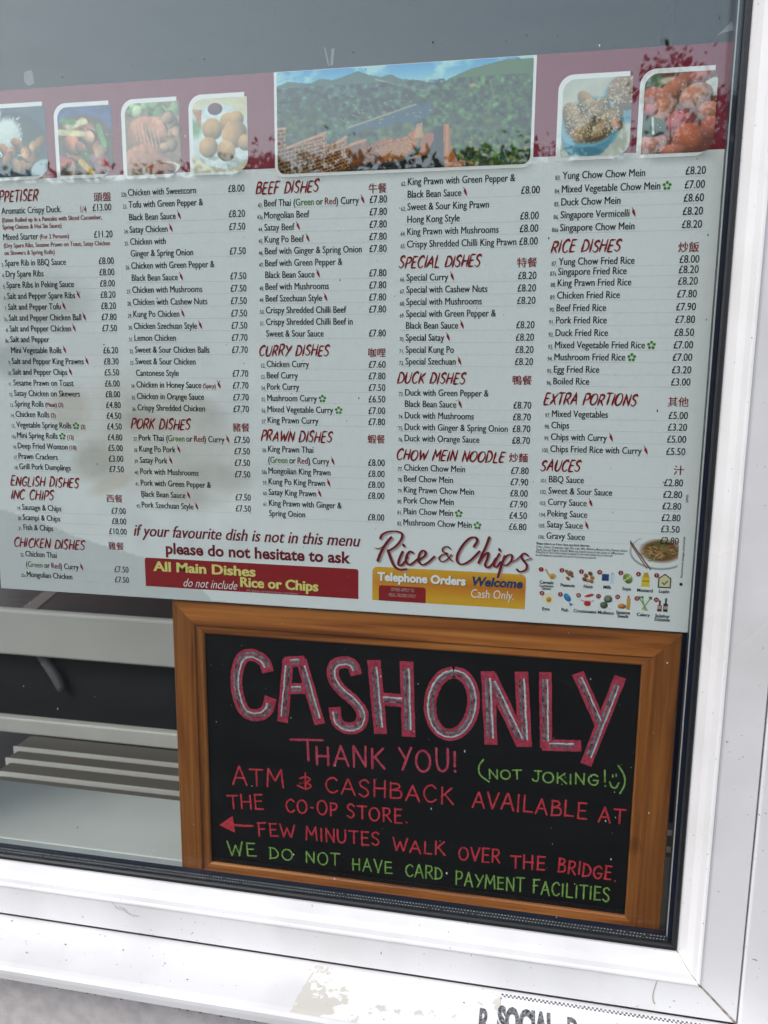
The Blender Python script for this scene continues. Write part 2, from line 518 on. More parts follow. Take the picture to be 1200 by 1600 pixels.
# ---------------------------------------------------------------- outer sill
cs = [(-0.020, WZ0 - .0045), (-0.060, WZ0 - .0090), (-0.086, WZ0 - .0122), (-0.0915, WZ0 - .0138), (-0.0945, WZ0 - .0172), (-0.0950, WZ0 - .0215),
      (-0.0950, WZ0 - .0285), (-0.0940, WZ0 - .0298), (-0.0900, WZ0 - .0300), (-0.0890, WZ0 - .0345), (-0.0870, WZ0 - .0350), (-0.046, WZ0 - .0335), (-0.020, WZ0 - .0335)]
b = MB(); v = []
XA, XB = WX0 - .06, WX1 + .13
for (y, z) in cs: v += [(XA, y, z), (XB, y, z)]
n = len(cs)
b.add(v, [(2 * k, 2 * ((k + 1) % n), 2 * ((k + 1) % n) + 1, 2 * k + 1) for k in range(n)] + [tuple(2 * k for k in range(n)), tuple(2 * k + 1 for k in range(n))[::-1]], UPVC)
sill = b.build('window_sill')
tag(sill, 'white plastic outer window sill with rounded nose under the frame', 'window sill')


def sill_z(y):
    ys = [c[0] for c in cs[:4]][::-1]; zs = [c[1] for c in cs[:4]][::-1]
    return float(np.interp(y, ys, zs))


# flat surface under the sill nose: drops hang from the lip
WATER = mat('water', (0.9, 0.92, 0.93), 0.03)
WATER.node_tree.nodes['Principled BSDF'].inputs['Transmission Weight'].default_value = 1.0
WATER.node_tree.nodes['Principled BSDF'].inputs['IOR'].default_value = 1.33


def bead(mb, c, rx, ry, rz, mat_, up=1, nu=8, nv=3):
    """Half ellipsoid on a horizontal base, bulging by rz upwards or downwards."""
    v = [(c[0], c[1], c[2] + up * rz)]
    for j in range(1, nv + 1):
        t = math.pi / 2 * j / nv
        for k in range(nu):
            a = 2 * math.pi * k / nu
            v.append((c[0] + rx * math.sin(t) * math.cos(a), c[1] + ry * math.sin(t) * math.sin(a), c[2] + up * rz * math.cos(t)))
    f = [(0, 1 + k, 1 + (k + 1) % nu) for k in range(nu)]
    for j in range(nv - 1):
        for k in range(nu):
            f.append((1 + j * nu + k, 1 + (j + 1) * nu + k, 1 + (j + 1) * nu + (k + 1) % nu, 1 + j * nu + (k + 1) % nu))
    f.append(tuple(1 + (nv - 1) * nu + k for k in range(nu))[::-1])
    mb.add(v, f, mat_)


DROPD = mat('dark_water_drop', (0.09, 0.08, 0.075), 0.08, spec=0.8)
hang = MB()
for px in (12, 88, 112, 136, 149, 163, 189, 221, 256, 280, 293, 312, 345, 372, 398, 430):
    xx = on_y(px, 1536 + px * .145, -0.094)[0]
    r_ = rng.uniform(.0014, .0028)
    bead(hang, (xx, -0.0925, WZ0 - .0300), r_, r_ * .8, r_ * .95, DROPD, up=-1)
tag(hang.build('hanging_drops', None, smooth=True), 'row of dark water drops hanging under the sill nose', 'water drops', kind='stuff')

# ---------------------------------------------------------------- print tools: strokes, lettering, pictures
LAYER = [0.0]


def lift():
    """A hair of extra height, so that overlapping strokes never share a plane."""
    LAYER[0] = (LAYER[0] + 0.000006) % 0.00018
    return LAYER[0]


def smooth_line(pts, n=6):
    pts = [np.array(p, float) for p in pts]
    if len(pts) < 3: return pts
    P = [2 * pts[0] - pts[1]] + pts + [2 * pts[-1] - pts[-2]]
    out = []
    for i in range(1, len(P) - 2):
        for t in np.linspace(0, 1, n, endpoint=False):
            a, b, c, d = P[i - 1], P[i], P[i + 1], P[i + 2]
            out.append(.5 * ((2 * b) + (c - a) * t + (2 * a - 5 * b + 4 * c - d) * t * t + (3 * b - a - 3 * c + d) * t ** 3))
    out.append(pts[-1])
    return out


def stroke(mb, pts, width, m, y, cap=True, jitter=0.0, nib=None):
    """Flat ribbon along points (x, z) at depth y; width a number or a function of 0..1."""
    pts = [np.array(p, float) for p in pts]
    y = y - lift()
    n = len(pts)
    L, R = [], []
    for i, p in enumerate(pts):
        t = pts[min(i + 1, n - 1)] - pts[max(i - 1, 0)]
        ln = np.linalg.norm(t)
        t = t / ln if ln > 1e-9 else np.array([1., 0])
        nrm = np.array([-t[1], t[0]])
        w_ = width(i / max(n - 1, 1)) if callable(width) else width
        if nib is not None: w_ *= nib(t)
        w_ *= 1 + rng.uniform(-jitter, jitter)
        k = 1.0
        if 0 < i < n - 1:
            a = pts[i] - pts[i - 1]; b = pts[i + 1] - pts[i]
            a /= np.linalg.norm(a) + 1e-9; b /= np.linalg.norm(b) + 1e-9
            k = min(1.6, 1 / max(.5, math.sqrt(max(0, (1 + a @ b) / 2))))
        L.append(p + nrm * w_ / 2 * k); R.append(p - nrm * w_ / 2 * k)
    v = [(q[0], y, q[1]) for pr in zip(L, R) for q in pr]
    f = [(2 * i, 2 * i + 1, 2 * i + 3, 2 * i + 2) for i in range(n - 1)]
    mb.add(v, f, m)
    if cap:
        for (p, q, o) in ((L[0], R[0], 1), (R[-1], L[-1], 1)):
            c = (p + q) / 2; d = (p - c)
            e_ = np.array([-d[1], d[0]])
            arc = [c + d * math.cos(a) + e_ * math.sin(a) for a in np.linspace(0, math.pi, 6)]
            mb.add([(a_[0], y, a_[1]) for a_ in arc], [tuple(range(6))], m)


# a hand's capitals: (advance, [(smooth?, [(x, y), ...]), ...]) on a letter of height 1
def ell(cx, cy, rx, ry, a0, a1, n=12):
    return [(cx + rx * math.cos(math.radians(a)), cy + ry * math.sin(math.radians(a))) for a in np.linspace(a0, a1, n)]


CAPS = {
    'A': (.72, [(0, [(.02, 0), (.34, 1)]), (0, [(.34, 1), (.68, -.02)]), (0, [(.14, .36), (.58, .37)])]),
    'B': (.62, [(0, [(.06, 0), (.06, 1)]), (1, [(.06, .98), (.42, .95), (.46, .72), (.08, .53)]), (1, [(.08, .53), (.52, .5), (.54, .1), (.06, .0)])]),
    'C': (.68, [(1, [(.62, .84), (.42, 1), (.14, .82), (.05, .45), (.2, .08), (.44, 0), (.64, .16)])]),
    'D': (.68, [(0, [(.07, 0), (.07, 1)]), (1, [(.02, .99), (.38, .93), (.62, .55), (.5, .14), (.04, .0)])]),
    'E': (.58, [(0, [(.07, 0), (.07, 1)]), (0, [(.06, .99), (.52, 1.0)]), (0, [(.07, .52), (.46, .54)]), (0, [(.06, .01), (.54, .02)])]),
    'F': (.55, [(0, [(.07, 0), (.07, 1)]), (0, [(.0, .97), (.52, 1.02)]), (0, [(.07, .52), (.44, .55)])]),
    'G': (.70, [(1, [(.62, .86), (.42, 1), (.14, .82), (.05, .45), (.2, .08), (.46, .0), (.63, .2), (.63, .42)]), (0, [(.38, .42), (.68, .42)])]),
    'H': (.68, [(0, [(.07, 0), (.07, 1)]), (0, [(.6, 0), (.6, 1)]), (0, [(.07, .5), (.6, .52)])]),
    'I': (.22, [(0, [(.1, 0), (.1, 1)])]),
    'J': (.55, [(1, [(.40, 1), (.40, .3), (.3, .02), (.08, .08), (.03, .22)]), (0, [(.18, 1), (.6, 1)])]),
    'K': (.64, [(0, [(.07, 0), (.07, 1)]), (0, [(.56, 1), (.08, .44)]), (0, [(.2, .56), (.62, 0)])]),
    'L': (.55, [(0, [(.07, 1), (.07, .01)]), (0, [(.06, .01), (.52, .01)])]),
    'M': (.84, [(0, [(.05, 0), (.12, 1)]), (0, [(.12, 1), (.42, .36)]), (0, [(.42, .36), (.72, 1)]), (0, [(.72, 1), (.80, 0)])]),
    'N': (.70, [(0, [(.07, 0), (.07, 1)]), (0, [(.07, 1), (.60, .02)]), (0, [(.60, 0), (.62, 1)])]),
    'O': (.78, [(1, ell(.38, .5, .34, .5, 100, 460, 14))]),
    'P': (.58, [(0, [(.07, 0), (.07, 1)]), (1, [(.05, .98), (.44, .96), (.52, .7), (.36, .48), (.08, .44)])]),
    'Q': (.78, [(1, ell(.38, .5, .34, .5, 100, 460, 14)), (0, [(.45, .25), (.7, -.05)])]),
    'R': (.64, [(0, [(.07, 0), (.07, 1)]), (1, [(.05, .98), (.44, .97), (.52, .72), (.36, .5), (.08, .46)]), (0, [(.26, .47), (.6, 0)])]),
    'S': (.60, [(1, [(.52, .86), (.34, 1), (.1, .88), (.12, .64), (.42, .44), (.5, .2), (.3, 0), (.04, .14)])]),
    'T': (.64, [(0, [(.32, 0), (.32, 1)]), (0, [(.0, .98), (.64, 1.0)])]),
    'U': (.68, [(1, [(.06, 1), (.06, .35), (.2, .03), (.42, .03), (.58, .3), (.6, 1)])]),
    'V': (.68, [(0, [(.02, 1), (.33, 0)]), (0, [(.33, 0), (.66, 1)])]),
    'W': (.92, [(0, [(.02, 1), (.22, 0)]), (0, [(.22, 0), (.45, .7)]), (0, [(.45, .7), (.66, 0)]), (0, [(.66, 0), (.9, 1)])]),
    'X': (.66, [(0, [(.04, 0), (.6, 1)]), (0, [(.06, 1), (.62, 0)])]),
    'Y': (.66, [(0, [(.02, 1), (.32, .5)]), (0, [(.64, 1), (.18, -.02)])]),
    '!': (.25, [(0, [(.12, 1), (.1, .28)]), (0, [(.1, .03), (.115, .0)])]),
    '.': (.24, [(0, [(.1, .02), (.12, -.01)])]),
    '-': (.36, [(0, [(.08, .42), (.22, .42)])]),
    ' ': (.42, []),
}


def caps_width(s, gap):
    return sum(CAPS[c][0] + gap for c in s) - gap


def hand_caps(mb, s, p0, p1, h, width, m, y, slant=0.0, gap=.12, wobble=.03, jitter=.12, taper=None):
    """Capitals from p0 to p1 along the base line, both (x, z)."""
    p0, p1 = np.array(p0), np.array(p1)
    L = np.linalg.norm(p1 - p0)
    ux = (p1 - p0) / L
    uz = np.array([-ux[1], ux[0]])
    tot = caps_width(s, gap)
    sx = L / tot
    x_ = 0
    for c in s:
        adv, strokes = CAPS[c]
        hh = h * (1 + rng.uniform(-wobble, wobble) * 2)
        dz = h * rng.uniform(-wobble, wobble)
        for (sm, pts) in strokes:
            q = smooth_line(pts, 5) if sm else [np.array(pts[0]) * (1 - t) + np.array(pts[1]) * t for t in np.linspace(0, 1, 5)]
            jx, jy = rng.uniform(-wobble, wobble), rng.uniform(-wobble, wobble)
            P_ = []
            for i, a in enumerate(q):
                u = a[0] + jx * .6 + slant * a[1] * h / sx
                P_.append(p0 + ux * (x_ + u) * sx + uz * ((a[1] + jy * .5) * hh + dz))
            stroke(mb, P_, taper(width) if taper else width, m, y, jitter=jitter)
        x_ += adv + gap


TEXT_JOBS = []      # set from Blender's built-in typeface, all in one go at the end


def text(mb, s, x, z, cap, m, y, squeeze=.70, fit=None, align='l', bold=.012, shear=0.0, turn=0.0, strikes=1, spread=0.0):
    """strikes > 1 sets the words again a hair to the side, which thickens the stems."""
    for k in range(strikes):
        d = spread * (k / max(strikes - 1, 1) - .5)
        TEXT_JOBS.append((mb, s, x + d, z, cap, m, y - k * .00003, squeeze, fit, align, bold, shear, turn))


def run_text():
    made = {}
    for j in TEXT_JOBS:
        k = (j[1], j[10], j[11])
        if k in made: continue
        c = bpy.data.curves.new('lettering', 'FONT')
        c.body, c.size, c.resolution_u, c.offset, c.shear = j[1], 1.0, 3, j[10], j[11]
        o = bpy.data.objects.new('lettering', c)
        COL.objects.link(o)
        made[k] = o
    dg = bpy.context.evaluated_depsgraph_get()
    out = {}
    for k, o in made.items():
        me = bpy.data.meshes.new_from_object(o.evaluated_get(dg))
        co = np.empty(len(me.vertices) * 3); me.vertices.foreach_get('co', co)
        out[k] = (co.reshape(-1, 3)[:, :2], [tuple(p.vertices) for p in me.polygons])
        bpy.data.meshes.remove(me)
    for o in made.values():
        c = o.data
        bpy.data.objects.remove(o); bpy.data.curves.remove(c)
    for (mb, s, x, z, cap, m, y, sq, fit, align, bold, shear, turn) in TEXT_JOBS:
        co, fc = out[(s, bold, shear)]
        if len(co) == 0: continue
        k = cap / .682
        x0, x1 = co[:, 0].min(), co[:, 0].max()
        kx = fit / (x1 - x0) if fit else k * sq
        X = (co[:, 0] - x0) * kx
        if align == 'r': X = X - (x1 - x0) * kx
        if align == 'c': X = X - (x1 - x0) * kx / 2
        Z = co[:, 1] * k
        ct, st = math.cos(turn), math.sin(turn)
        yy = y - lift() * .3
        if isinstance(z, tuple):            # lettering lying on the sill: (y of the base line)
            mb.add([(x + a * ct - b_ * st, z[0] + a * st + b_ * ct, sill_z(z[0] + a * st + b_ * ct) + y) for a, b_ in zip(X, Z)], fc, m)
        else:
            mb.add([(x + a * ct - b_ * st, yy, z + a * st + b_ * ct) for a, b_ in zip(X, Z)], fc, m)


class Pic:
    """A small painted picture, printed on paper as the colours of a fine grid."""
    def __init__(self, w_, h_, base):
        self.w, self.h = w_, h_
        self.u, self.v = np.meshgrid((np.arange(w_) + .5) / w_, (np.arange(h_) + .5) / h_)
        self.asp = w_ / h_
        self.a = np.ones((h_, w_, 3)) * np.array(base, float)

    def blend(self, mask, col):
        self.a = self.a * (1 - mask[..., None]) + np.asarray(col, float) * mask[..., None]

    def ell(self, cx, cy, rx, ry, col, rot=0.0, soft=.12, round_=0.0, al=1.0):
        dx, dy = (self.u - cx) * self.asp, self.v - cy
        c, s_ = math.cos(rot), math.sin(rot)
        X, Y = (dx * c + dy * s_) / (rx * self.asp), (-dx * s_ + dy * c) / ry
        r_ = np.sqrt(X * X + Y * Y)
        mask = np.clip((1 - r_) / soft, 0, 1) * al
        col = np.array(col, float)
        if round_:
            sh = 1 + round_ * (-(X * .5 + Y * .8)) - round_ * .55 * r_ ** 2
            col = col[None, None, :] * sh[..., None]
        self.a = self.a * (1 - mask[..., None]) + col * mask[..., None]

    def poly(self, pts, col, al=1.0):
        inside = np.zeros_like(self.u, bool)
        n = len(pts)
        for i in range(n):
            (x0, y0), (x1, y1) = pts[i], pts[(i + 1) % n]
            if y0 == y1: continue
            c = ((y0 > self.v) != (y1 > self.v)) & (self.u < (x1 - x0) * (self.v - y0) / (y1 - y0) + x0)
            inside ^= c
        self.blend(inside.astype(float) * al, col)
        return inside

    def seg(self, p, q, wd, col, al=1.0):
        p, q = np.array(p, float), np.array(q, float)
        dx, dy = (q[0] - p[0]) * self.asp, q[1] - p[1]
        L2 = dx * dx + dy * dy + 1e-9
        t = np.clip((((self.u - p[0]) * self.asp) * dx + (self.v - p[1]) * dy) / L2, 0, 1)
        d = np.hypot((self.u - p[0]) * self.asp - t * dx, self.v - p[1] - t * dy)
        self.blend(np.clip((wd - d) / (wd * .4), 0, 1) * al, col)

    def noise(self, cells, seed=0):
        r_ = np.random.default_rng(seed)
        out = np.zeros_like(self.u); amp = 1.0; tot = 0
        for o in range(4):
            nx, ny = int(cells * self.asp * 2 ** o) + 2, int(cells * 2 ** o) + 2
            g_ = r_.random((ny + 1, nx + 1))
            x_, y_ = self.u * (nx - 1), self.v * (ny - 1)
            i, j = x_.astype(int), y_.astype(int)
            fx, fy = x_ - i, y_ - j
            fx, fy = fx * fx * (3 - 2 * fx), fy * fy * (3 - 2 * fy)
            out += amp * ((g_[j, i] * (1 - fx) + g_[j, i + 1] * fx) * (1 - fy) + (g_[j + 1, i] * (1 - fx) + g_[j + 1, i + 1] * fx) * fy)
            tot += amp; amp *= .55
        return out / tot

    def grain(self, amt, cells=14, seed=3):
        self.a *= (1 + amt * (self.noise(cells, seed) - .5) * 2)[..., None]

    def mesh(self, name, parent, x0, x1, z0, z1, y, rad=(0, 0, 0, 0)):
        """Grid from (x0, z1) top left to (x1, z0); corners (tl, tr, br, bl) rounded by pulling the grid in."""
        w_, h_ = self.w, self.h
        X, Z = np.meshgrid(np.linspace(x0, x1, w_), np.linspace(z1, z0, h_))
        for r_, (cx, cz, sx, sz) in zip(rad, ((x0, z1, 1, -1), (x1, z1, -1, -1), (x1, z0, -1, 1), (x0, z0, 1, 1))):
            if r_ <= 0: continue
            ax, az = cx + sx * r_, cz + sz * r_
            dx, dz = (X - ax) * -sx, (Z - az) * -sz
            q = (dx > 0) & (dz > 0)
            mxv = np.maximum(dx, dz); d = np.hypot(dx, dz) + 1e-12
            s_ = np.where(q, mxv / d, 1)            # squeeze the square corner into its arc
            X = np.where(q, ax - sx * dx * s_, X); Z = np.where(q, az - sz * dz * s_, Z)
        v = np.stack([X.ravel(), np.full(X.size, y), Z.ravel()], 1)
        idx = np.arange(w_ * h_).reshape(h_, w_)
        f = np.stack([idx[:-1, :-1].ravel(), idx[1:, :-1].ravel(), idx[1:, 1:].ravel(), idx[:-1, 1:].ravel()], 1)
        me = bpy.data.meshes.new(name)
        me.from_pydata(v.tolist(), [], f.tolist())
        at = me.color_attributes.new('print', 'FLOAT_COLOR', 'POINT')
        s = np.clip(self.a, 0, 255) / 255
        l_ = np.where(s <= .04045, s / 12.92, ((s + .055) / 1.055) ** 2.4)
        at.data.foreach_set('color', np.concatenate([l_, np.ones((h_, w_, 1))], 2).astype(np.float32).ravel())
        me.materials.append(PRINT)
        return link(name, me, parent)


def rounded(mb, x0, x1, z0, z1, y, m, rad):
    pts = []
    for r_, (cx, cz, a0) in zip(rad, ((x0, z1, 90), (x1, z1, 0), (x1, z0, -90), (x0, z0, 180))):
        sx, sz = (1 if cx == x0 else -1), (1 if cz == z0 else -1)
        if r_ <= 0: pts.append((cx, cz)); continue
        st = {90: 180, 0: 90, -90: 0, 180: 270}[a0]
        for k in range(9):
            a = math.radians(st - 90 * k / 8)
            pts.append((cx + sx * r_ + r_ * math.cos(a), cz + sz * r_ + r_ * math.sin(a)))
    mb.add([(p[0], y, p[1]) for p in pts], [tuple(range(len(pts)))], m)


# ---------------------------------------------------------------- the menu poster
MY = 0.0294                                     # front of the sheet, just behind the inner pane
MX0, MX1, MZ0, MZ1 = -0.6672, 0.1738, 1.2300, 1.8240
menu = empty('menu_poster', ((MX0 + MX1) / 2, MY, MZ0), 'large printed takeaway menu poster with maroon header and price lists behind the glass', 'menu')
YP, YI, YI2, YI3 = MY - .0001, MY - .00022, MY - .00042, MY - .00062


def mp(px, py): return on_y(px, py, MY)


def m2uv(px, py):
    x_, z_ = mp(px, py)
    return (x_ - MX0) / (MX1 - MX0), (MZ1 - z_) / (MZ1 - MZ0)


sheet = Pic(300, 212, (238, 241, 240))
# faint ghost of a dish printed under the left columns
for (px, py, rx, ry, c_, al) in ((60, 470, .10, .07, (206, 208, 206), .75), (130, 540, .055, .045, (236, 238, 238), .8), (30, 560, .06, .05, (198, 201, 200), .8),
                                 (250, 690, .16, .14, (214, 210, 202), .7), (230, 660, .05, .03, (196, 192, 182), .7), (150, 720, .045, .05, (200, 196, 186), .7),
                                 (175, 755, .05, .02, (214, 200, 182), .5), (300, 640, .06, .04, (203, 201, 194), .6), (340, 745, .06, .035, (206, 204, 198), .7),
                                 (110, 640, .04, .06, (205, 198, 188), .6), (280, 770, .07, .03, (212, 209, 202), .7)):
    u_, v_ = m2uv(px, py)
    sheet.ell(u_, v_, rx, ry, c_, rng.uniform(-.4, .4), .5, 0, al)
n_ = sheet.noise(9, 5)
ghost = np.clip((.30 - np.hypot((sheet.u - .30) * 1.3, sheet.v - .72)) / .12, 0, 1) * (n_ - .45)
sheet.a += (ghost * 46)[..., None] * np.array([1, .97, .9])
cu = [m2uv(*q) for q in ((0, 792), (60, 812), (120, 838), (200, 862), (240, 875), (300, 900), (330, 935), (0, 935))]
sheet.poly([(0, cu[0][1])] + cu[1:-1] + [(.38, 1.0), (0, 1.0)], (205, 208, 208), .7)
# printed drop shadows under the pictures
for (xa, xb, yb_) in ((-20, 66, 282), (100, 172, 279), (205, 277, 277), (310, 382, 272), (444, 822, 274), (888, 975, 250), (1015, 1105, 246)):
    (u0, v0), (u1, _) = m2uv(xa, yb_), m2uv(xb, yb_)
    d_ = np.clip(1 - np.abs(sheet.v - v0) / .017, 0, 1) * np.clip((sheet.u - u0 + .012) / .02, 0, 1) * np.clip((u1 + .012 - sheet.u) / .02, 0, 1)
    sheet.blend(d_ * .55, (140, 143, 143))
sheet.mesh('sheet', menu, MX0, MX1, MZ0, MZ1, MY)
MB().box(MX0, MX1, MY + .0001, MY + .0009, MZ0, MZ1, PAPER_WHITE).build('backing_card', menu)
band_z = mp(1000, 238.5)[1]
b = MB(); b.add([(MX0, YP, band_z), (MX1, YP, band_z), (MX1, YP, MZ1), (MX0, YP, MZ1)], [(0, 1, 2, 3)], INK_BAND)
b.build('header_band', menu)

# --- landscape picture: green hills, a lake and an old brick wall walk
L_ = Pic(270, 118, (110, 160, 200))
L_.a = np.array([88, 148, 200]) + (np.clip(L_.v / .22, 0, 1))[..., None] * (np.array([178, 205, 222]) - np.array([88, 148, 200]))
cl = L_.noise(5, 21); L_.blend(np.clip((cl - .5) * 5, 0, 1) * .7 * (L_.v < .3), (214, 224, 230))
far = [(0, .14), (.05, .10), (.10, .12), (.14, .13), (.18, .09), (.23, .11), (.28, .08), (.33, .04), (.37, .08), (.42, .11), (.46, .09), (.5, .14), (.56, .16), (.61, .19), (.66, .2), (.7, .3), (.7, 1), (0, 1)]
L_.poly(far, (92, 108, 112))
L_.poly([(0, .3), (.08, .26), (.2, .3), (.33, .22), (.45, .27), (.56, .24), (.7, .32), (.7, 1), (0, 1)], (84, 104, 96))
L_.poly([(.58, .30), (.64, .22), (.70, .15), (.76, .09), (.82, .06), (.88, .03), (.94, .02), (1, .03), (1, 1), (.56, 1)], (86, 108, 78))
t1, t2 = L_.noise(16, 2), L_.noise(30, 9)
hills = (L_.v > .16).astype(float)
L_.a *= (1 + hills * ((t1 - .5) * 1.4 + (t2 - .5) * 1.8))[..., None]
L_.poly([(.28, .60), (.36, .52), (.45, .46), (.55, .39), (.62, .38), (.62, .47), (.56, .56), (.46, .60), (.36, .62)], (92, 116, 148))
L_.seg((.29, .575), (.56, .385), .010, (206, 190, 170)); L_.seg((.40, .13), (.60, .27), .008, (176, 170, 150), .7); L_.seg((.84, .20), (.86, .42), .010, (160, 158, 130), .7)
for k in range(46):
    L_.ell(rng.choice([rng.gauss(.52, .05), rng.gauss(.3, .05), rng.gauss(.38, .04)]), rng.gauss(.36, .07) if k % 2 else rng.gauss(.5, .03), .006, .010, (200, 186, 162), 0, .4, 0, .8)
L_.ell(.775, .24, .015, .018, (206, 178, 128))
for k in range(90):       # shrubs on the near slopes
    cx, cy = rng.choice([(rng.uniform(.34, .62), rng.uniform(.58, .74)), (rng.uniform(.68, 1), rng.uniform(.55, 1)), (rng.uniform(0, .18), rng.uniform(.4, .62))])
    c_ = np.array(rng.choice([(92, 112, 60), (66, 88, 46), (128, 134, 84), (148, 150, 110)])) * rng.uniform(.75, 1.15)
    L_.ell(cx, cy, rng.uniform(.012, .035), rng.uniform(.03, .07), c_, 0, .7, .4, .75)
L_.a *= (1 - .22 * hills)[..., None] * np.array([.95, 1.0, .92])
W_ = [(0, .72), (.0, .54), (.035, .54), (.04, .74), (.10, .69), (.20, .60), (.203, .72), (.225, .73), (.285, .65), (.29, .74), (.325, .70), (.36, .69), (.365, .77), (.42, .70), (.52, .69), (.558, .62), (.575, .585), (.580, .68), (.555, .82), (.50, .91), (.42, .94), (.36, .93), (.28, 1.0), (0, 1)]
ins = L_.poly(W_, (140, 104, 62))
P2_ = (L_.v - .55 + L_.u * .30) * 30 / (1.25 - L_.u)
row = np.floor(P2_)
mort = ((P2_ % 1) < .20)
vert = (((L_.u * 34 / (1.05 - .55 * L_.u) + row * .5) % 1) < .12)
lit = np.clip(.62 + .9 * (L_.u - .1), .55, 1.25) * np.clip(1.25 - .5 * (L_.v - .6) / .4, .7, 1.2)
L_.a = np.where(ins[..., None], L_.a * lit[..., None] * np.array([1.05, .95, .8]), L_.a)
L_.a *= (1 + ins * (t2 - .5) * .8)[..., None]
L_.blend((ins & (mort | vert) & (L_.u < .30)).astype(float) * .6, (206, 182, 142))
L_.blend((ins & (mort | vert) & (L_.u >= .30)).astype(float) * .55, (84, 56, 28))
for (p_, q_) in (((.045, .735), (.20, .61)), ((.23, .73), (.285, .66)), ((.30, .74), (.36, .70)), ((.0, .55), (.035, .55))):      # stone copings
    L_.seg(p_, q_, .016, (196, 160, 136), .8)
L_.poly([(.40, .80), (.46, .74), (.54, .72), (.56, .76), (.52, .86), (.44, .90)], (176, 132, 66), .55)
L_.poly([(.515, .93), (.575, .85), (.585, .67), (.61, .66), (.635, .67), (.63, .78), (.60, .88)], (150, 104, 70))
L_.poly([(.555, .70), (.562, .57), (.585, .56), (.588, .70)], (186, 158, 130), .8)
L_.poly([(.27, 1), (.34, .95), (.42, .945), (.50, .92), (.60, .87), (.628, .74), (.632, .62), (.675, .60), (.675, 1)], (34, 30, 26))
L_.poly([(.665, .62), (.668, .585), (.688, .585), (.692, .64), (.695, .78), (.72, .92), (.80, .965), (.80, 1), (.675, 1)], (156, 108, 64))
L_.seg((.68, .60), (.684, .95), .012, (190, 140, 92), .6)
for k in range(60):
    L_.ell(rng.gauss(.45, .07), rng.uniform(.94, 1.0), .012, .025, (24, 26, 16), 0, .7, 0, .8)
for k in range(70):
    c_ = np.array(rng.choice([(112, 124, 44), (70, 84, 30), (150, 150, 70), (46, 58, 24)])) * rng.uniform(.7, 1.1)
    L_.ell(rng.uniform(.71, .99), rng.uniform(.72, 1), rng.uniform(.006, .016), rng.uniform(.018, .04), c_, 0, .7, .3, .8)
g_ = L_.a.mean(2, keepdims=True); L_.a = np.clip((g_ + (L_.a - g_) * 1.35 - 110) * 1.25 + 104, 4, 250)
lx0, lz1 = mp(432, 110); lx1, lz0 = mp(828, 256)
b = MB(); rounded(b, lx0 - .003, lx1 + .003, lz0 - .0035, MZ1 - .0002, YI, INK_WHITE, (0, 0, .0105, .0105)); b.build('picture_border', menu)
lo = L_.mesh('landscape_picture', menu, lx0, lx1, lz0, MZ1 - .0006, YI2, (0, 0, .008, .008))
lo['label'] = 'printed landscape of green hills, lake and brick wall walk'


# --- food pictures
def lumps(P_, n, box, size, cols, r=.5, seed=0):
    q = random.Random(seed)
    for k in range(n):
        c_ = np.array(q.choice(cols)) * q.uniform(.82, 1.12)
        P_.ell(q.uniform(box[0], box[2]), q.uniform(box[1], box[3]), size * q.uniform(.7, 1.2), size * q.uniform(.55, 1.0), c_, q.uniform(-1.5, 1.5), .18, r)


def flecks(P_, n, box, col, seed, s_=.009):
    q = random.Random(seed)
    for k in range(n):
        P_.ell(q.uniform(box[0], box[2]), q.uniform(box[1], box[3]), s_, s_ * .7, col, q.uniform(0, 3), .5)


def food1():
    P_ = Pic(84, 78, (58, 74, 96))
    P_.ell(.45, .52, .56, .47, (36, 42, 52)); P_.ell(.45, .52, .50, .42, (52, 56, 62))
    P_.ell(.95, .95, .25, .2, (180, 190, 200)); P_.ell(.1, .08, .2, .14, (170, 184, 200))
    P_.ell(.36, .42, .28, .32, (224, 226, 222), .4, .3, .2); flecks(P_, 150, (.1, .15, .6, .7), (245, 246, 244), 1, .016)
    lumps(P_, 16, (.3, .5, .92, .85), .11, [(186, 112, 70), (206, 140, 96), (160, 90, 54)], .6, 4)
    flecks(P_, 26, (.3, .4, .9, .85), (92, 120, 60), 2, .018)
    return P_


def food2():
    P_ = Pic(78, 90, (54, 66, 120)); P_.ell(.5, .55, .75, .6, (70, 84, 140), 0, .1); P_.ell(.45, .62, .66, .52, (90, 66, 52))
    lumps(P_, 22, (0, .25, .8, .9), .15, [(186, 110, 78), (206, 150, 120), (150, 84, 58)], .6, 5)
    for (p_, q_, c_) in (((.0, .36), (.45, .4), (224, 200, 140)), ((.2, .3), (.5, .22), (220, 206, 160)), ((.75, .3), (.85, .58), (106, 150, 84)), ((.1, .2), (.3, .22), (92, 130, 66)),
                         ((.4, .8), (.6, .98), (220, 168, 60)), ((.8, .78), (.95, .95), (196, 64, 72)), ((.45, .68), (.55, .75), (70, 110, 62)), ((.02, .75), (.2, .8), (190, 66, 64)), ((.62, .75), (.74, .95), (150, 96, 110))):
        P_.seg(p_, q_, .055, c_)
    P_.grain(.25, 12, 6); flecks(P_, 20, (.1, .3, .9, .9), (236, 214, 190), 8, .014)
    return P_


